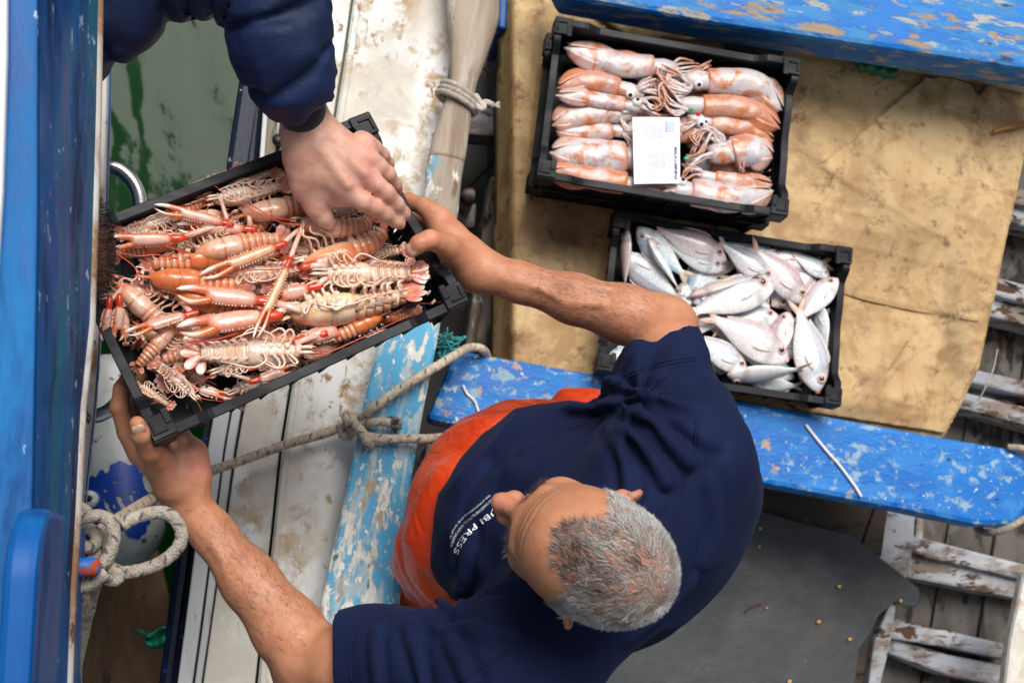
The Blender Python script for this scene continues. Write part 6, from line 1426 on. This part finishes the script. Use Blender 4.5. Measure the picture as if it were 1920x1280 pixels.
# oar
def oar_sec(y): 
    t = [(-200, 872, 56), (-60, 886, 54), (30, 887, 52), (60, 884, 46), (92, 880, 38), (131, 873, 31), (154, 869, 26), (185, 863, 26), (197, 860, 27.5), (230, 851, 31), (279, 841, 35), (328, 832, 35), (394, 826, 34), (500, 800, 44), (630, 767, 53), (760, 738, 55), (900, 712, 56), (1040, 690, 64), (1170, 671, 72), (1330, 648, 78)]
    ys = [a[0] for a in t]; return np.interp(y, ys, [a[1] for a in t]), np.interp(y, ys, [a[2] for a in t])
oar = thing('oar', 'long weathered wooden oar with a flaking pale blue blade lying along the gunwale', 'oar', P(767, 630, .64))
def oar_part(name, y0, y1, mat, nz, flat):
    m = MB(); pts = []; w = []; hh = []; 
    for y in np.linspace(y0, y1, 60):
        x, hw = oar_sec(y); p = P(x, y, .67); pts.append(p); w.append(hw*CAMH*.0+hw*(CAMH-.67)/FPX*1.02); hh.append(np.interp(y, [-200, 60, 160, 300, 430, 600, 1300], [.028, .026, .022, .021, .018, .014, .012]))
    th = np.linspace(0, 2*math.pi, 16, endpoint=False)
    loft(m, pts, np.array(w), np.array(hh), 24, (1, 1, 1), up=(0, 0, 1), prof=lambda a: (np.abs(np.cos(a))**7+np.abs(np.sin(a))**7)**(-1/7) if flat else (np.abs(np.cos(a))**2.4+np.abs(np.sin(a))**2.4)**(-1/2.4))
    return m.build(name, mat, oar, angle=32 if flat else None)
M['oar_wood'] = mat_peel('bare driftwood of the oar', (.43, .35, .27), [((.28, .21, .15), 14, .54, .08, (7, 1, 1)), ((.50, .45, .38), 20, .56, .06, (6, 1, 1)), ((.12, .085, .06), 46, .68, .03, (6, 1, 1)), ((.17, .40, .52), 20, .70, .015, (2.5, 1, 1)), ((.70, .70, .66), 26, .69, .015, (2.5, 1, 1))], DIRP, (6, 1, 1), .7, .5, (.36, .30, .235))
M['oar_mix'] = mat_peel('half worn oar paint', (.40, .34, .27), [((.27, .21, .15), 14, .54, .08, (7, 1, 1)), ((.14, .42, .58), 26, .57, .02, (2.5, 1, 1)), ((.70, .69, .64), 30, .58, .02, (2.5, 1, 1)), ((.20, .14, .09), 30, .64, .03, (5, 1, 1))], DIRP, (5, 1, 1), .65, .5)
M['oar_blue'] = mat_peel('flaking pale blue oar paint', (.060, .32, .56), [((.40, .52, .56), 30, .53, .06, (3, 1, 1)), ((.66, .66, .60), 42, .565, .03, (2.4, 1, 1)), ((.80, .79, .75), 70, .60, .02, (1.6, 1, 1)), ((.40, .32, .23), 60, .61, .02, (3, 1, 1)), ((.10, .20, .14), 34, .69, .012, (2, 1, 1))], DIRP, (2.6, 1, 1), .55, .7, (.12, .43, .64))
oar_part('loom', -200, 300, M['oar_wood'], 0, False); oar_part('neck', 296, 590, M['oar_mix'], 0, False); oar_part('blade', 586, 1330, M['oar_blue'], 0, True)
# ropes
_t = NT('braided rope'); _a = _t.N('ShaderNodeVertexColor'); _a.layer_name = 'Col'; _co = _t.coord()
_k = _t.ramp(_t.noise(_co, 90, 4), .3, .7, .72, 1.15); _v = _t.N('ShaderNodeVectorMath', operation='SCALE'); _t.L(_a.outputs[0], _v.inputs[0]); _t.L(_k, _v.inputs['Scale'])
_w = _t.N('ShaderNodeTexVoronoi'); _w.inputs['Scale'].default_value = 420; _t.L(_co, _w.inputs['Vector'])
M['rope'] = _t.fin(_v.outputs[0], .85, _t.bump(_w.outputs['Distance'], .7, .0025))
def rope(mb, pts, r, col=(.50, .41, .31), fleck=True, seed=0, sp=.0034, taper=None):
    p = np.asarray(pts, float); q = resamp(p, 40*len(p)); L_ = np.r_[0, np.cumsum(np.linalg.norm(np.diff(q, axis=0), axis=1))]; n = max(8, int(L_[-1]/sp)); s = np.linspace(0, L_[-1], n)
    q = np.stack([np.interp(s, L_, q[:, k]) for k in range(3)], 1); C = np.tile(np.asarray(col, float), (n, 12, 1)); rg = random.Random(seed)
    C *= (1+.10*np.array([rg.uniform(-1, 1) for _ in range(n)]))[:, None, None]
    if fleck:
        step = max(3, int(.019/sp)); ph = rg.randrange(12)
        for i in range(2, n-1, step):
            for o in (0, 6):
                C[i, (ph+o) % 12] = (.03, .035, .06); C[min(n-1, i+1), (ph+o+1) % 12] = (.03, .035, .06)
            ph = (ph+4) % 12
    rr = np.full(n, r) if taper is None else np.interp(np.linspace(0, 1, n), *taper)*r
    rr = rr*(1+.04*np.sin(np.arange(n)*1.7))
    loft(mb, q, rr, None, 12, C)
lng = thing('mooring_rope', 'beige flecked mooring rope knotted over the white gunwale beside the pale blue oar', 'rope', P(640, 810, .64))
m = MB(); rope(m, PP([(190, 995, 1.45), (217, 977, 1.40), (258, 951, 1.25), (300, 926, 1.10), (350, 902, .90), (400, 881, .72), (450, 864, .645), (540, 832, .632), (600, 815, .632), (650, 797, .636), (668, 790, .645)]), .0088, seed=1); m.build('standing_part', M['rope'], lng)
m = MB(); rope(m, PP([(640, 812, .636), (665, 796, .648), (700, 765, .702), (745, 732, .708), (800, 698, .708), (850, 668, .66), (880, 652, .545), (905, 655, .52), (915, 672, .45)]), .0090, col=(.58, .50, .39), seed=2); m.build('upper_leg', M['rope'], lng)
m = MB(); rope(m, PP([(655, 800, .645), (680, 815, .695), (715, 822, .706), (760, 822, .707), (805, 822, .703), (850, 817, .62), (885, 811, .55), (905, 808, .48)]), .0086, col=(.56, .48, .38), seed=3, taper=([0, .85, 1], [1, 1, .55])); m.build('lower_leg', M['rope'], lng)
m = MB(); rope(m, PP([(672, 800, .66), (695, 792, .704), (722, 791, .708), (734, 793, .71)]), .0082, col=(.52, .43, .33), seed=4); m.build('tail', M['rope'], lng)
m = MB(); rope(m, PP([(652, 778, .645), (660, 790, .668), (676, 806, .70), (688, 826, .712), (694, 834, .70)]), .0095, col=(.54, .46, .35), seed=5); rope(m, PP([(668, 782, .65), (652, 776, .66), (650, 788, .665), (662, 806, .66), (650, 818, .648), (640, 812, .64)]), .0090, col=(.50, .42, .32), seed=6); m.build('knot', M['rope'], lng)
m = MB(); rg = random.Random(5); c = P(736, 796, .712)
for k in range(60):
    d = nrm(np.array([rg.uniform(-.3, 1), rg.uniform(-1, 1), rg.uniform(-.4, .9)])); loft(m, [c, c+d*.010, c+d*.018+np.array([0, 0, -.004])], np.array([.0022, .0016, .0006]), None, 5, rg.choice([(.03, .035, .06), (.03, .035, .06), (.25, .20, .17), (.12, .10, .10)]))
m.build('frayed_end', M['rope'], lng)
coil = thing('rope_coil', 'flecked rope looped in a loose coil round the blue mooring peg', 'rope', P(170, 1030, 1.45))
z = 1.46
for k, l in enumerate(([(228, 985), (246, 973), (272, 964), (303, 960), (325, 970), (340, 995), (336, 1022), (315, 1045), (284, 1062), (250, 1071), (226, 1072), (206, 1062), (190, 1050)],
          [(120, 985), (148, 973), (172, 967), (192, 968), (208, 979), (214, 1002), (210, 1026), (201, 1048), (190, 1060)], [(110, 1000), (142, 994), (167, 991), (181, 1006), (173, 1026), (150, 1020), (140, 1008)], [(188, 990), (198, 1006), (192, 1026), (178, 1042), (164, 1046)],
          [(120, 955), (145, 951), (160, 956), (164, 962), (150, 966), (125, 966)], [(108, 1112), (133, 1105), (160, 1098), (181, 1086), (200, 1072)], [(205, 1062), (222, 1078), (214, 1088), (196, 1080), (180, 1062)])):
    m = MB(); rope(m, [P(x, y, z+.012*((k*3) % 4)-.02*(k in (2, 3))-.006*i*(k == 0)*.3) for i, (x, y) in enumerate(l)], .0082 if k else .0086, col=(.40, .345, .285), seed=20+k); m.build('turn', M['rope'], coil)
m = MB(); rope(m, PP([(186, 1072, 1.44), (178, 1100, 1.40), (166, 1145, 1.36), (154, 1200, 1.32), (143, 1250, 1.28), (128, 1330, 1.2)]), .0078, col=(.38, .33, .27), fleck=False, seed=30); m.build('hanging_end', M['rope'], coil)
m = MB(); c = P(152, 1136, 1.40); rg = random.Random(2)
for k in range(16):
    a = nrm(np.array([rg.gauss(0, 1), rg.gauss(0, 1), rg.gauss(0, 1)])); b = nrm(np.cross(a, (.3, .5, 1))); e = np.cross(a, b); loft(m, [c+(b*math.cos(t)+e*math.sin(t))*.0145 for t in np.linspace(0, 4.6, 16)], .0048, None, 8, (.30, .24, .19))
m.build('stopper_knot', M['rope'], coil)
lash = thing('rope_lashing', 'thin grey rope wound three times round the neck of the oar', 'rope', P(866, 185, .68))
for k, (dy, dr_) in enumerate(((0, 0), (9, .0005), (18, 0))):
    m = MB(); ce = P(861-dy*.28, 172+dy+3, .67); ax_ = nrm(P(oar_sec(200)[0], 200, .67)-P(oar_sec(150)[0], 150, .67)); s_ = nrm(np.cross(ax_, UPW)); s_ = s_ if s_[0] > 0 else -s_
    tilt = ax_*.012; m_pts = [ce+s_*(.0345+k*.002)*math.cos(t)*1.04+UPW*.031*math.sin(t)+tilt*math.cos(t)*1.0 for t in np.linspace(-.4, 2*math.pi-.35, 40)]
    rope(m, m_pts[::3]+[m_pts[-1]], .0058, col=(.46, .40, .34), fleck=False, seed=40+k, sp=.003); m.build('turn', M['rope'], lash)
m = MB(); rope(m, PP([(892, 180, .67), (900, 192, .69), (908, 200, .695), (900, 204, .70), (896, 196, .685), (912, 192, .69), (925, 198, .68)]), .0060, col=(.58, .53, .47), fleck=False, seed=50, sp=.003)
for k in range(26):
    c = P(926, 198, .68); d = nrm(np.array([1, random.Random(k).uniform(-.9, .9), random.Random(k+50).uniform(-.5, .5)])); loft(m, [c, c+d*.013], np.array([.0018, .0006]), None, 5, (.62, .57, .5))
m.build('knot', M['rope'], lash)
m = MB(); rope(m, PP([(1890, 838, .50), (1915, 840, .514), (1945, 850, .51), (1968, 900, .47), (1952, 950, .49), (1920, 972, .512), (1893, 988, .512), (1868, 997, .49), (1848, 998, .45), (1832, 990, .40)]), .0072, col=(.40, .33, .26), fleck=False, seed=60); tag(m.build('rope_end', M['rope']), 'grey brown rope hooked round the right end of the middle thwart', 'rope')
m = MB(); loft(m, resamp(PP([(898, 118, .20), (925, 145, .22), (942, 190, .22), (944, 240, .2), (925, 300, .16), (895, 335, .12), (878, 352, .1)]), 40), .0045, None, 8, (.012, .011, .01)); tag(m.build('cable', mat_vc('black cable', .5)), 'black cable curving through the gap between oar and tarpaulin', 'cable')
# nets
def tangle(name, c, rad, n, r, col, label, seed, mat):
    m = MB(); rg = random.Random(seed)
    for k in range(n):
        p = [c+np.array([rg.gauss(0, rad[0]), rg.gauss(0, rad[1]), rg.gauss(0, rad[2])]) for _ in range(5)]; f = rg.uniform(.6, 1.3); loft(m, resamp(p, 24), r, None, 6, np.array(col)*f)
    tag(m.build(name, mat), label, 'net'); return m
M['net'] = mat_vc('netting twine', .6, 200, .3, .3)
tangle('net_scrap', P(834, 655, .56), (.010, .017, .012), 34, .0017, (.02, .20, .22), 'teal netting bunched at the left end of the middle thwart', 3, M['net'])
tangle('net_scrap', P(838, 640, .57), (.014, .008, .010), 16, .0018, (.03, .24, .25), 'loose teal strands beside the oar above the mooring rope', 5, M['net'])
m = MB(); V = []; 
for i in range(14):
    for j in range(10):
        u, v = i/13, j/9; V.append(P(lerp(272, 338, u), 1196+(v-.5)*38*math.sin(math.pi*(.12+.80*u))+4*math.sin(u*9), .46+.018*math.sin(v*9+u*4)+.01*math.sin(u*14)))
m.add(V, [q[::-1] for q in grid_faces(14, 10)]); loft(m, resamp(PP([(250, 1180, .44), (264, 1184, .46), (278, 1194, .47)]), 8), .0016, None, 6); loft(m, resamp(PP([(335, 1195, .47), (346, 1192, .52), (358, 1197, .56)]), 8), .0018, None, 6)
_t = NT('sea green net rag'); M['rag'] = _t.fin((.012, .24, .15), .45, _t.bump(_t.noise(_t.coord(), 40, 4), .6, .006)); o = m.build('net_rag', M['rag']); md = o.modifiers.new('solid', 'SOLIDIFY'); md.thickness = .002; tag(o, 'sea green rag of netting snagged at the low dark hull edge', 'net')
m = MB(); loft(m, resamp(PP([(1870, 655, .16), (1863, 690, .17), (1848, 725, .17), (1836, 748, .16)]), 14), .0016, None, 6, (.45, .40, .33)); tag(m.build('twine', M['net']), 'thin pale twine hanging over the white ribs at the right', 'twine')
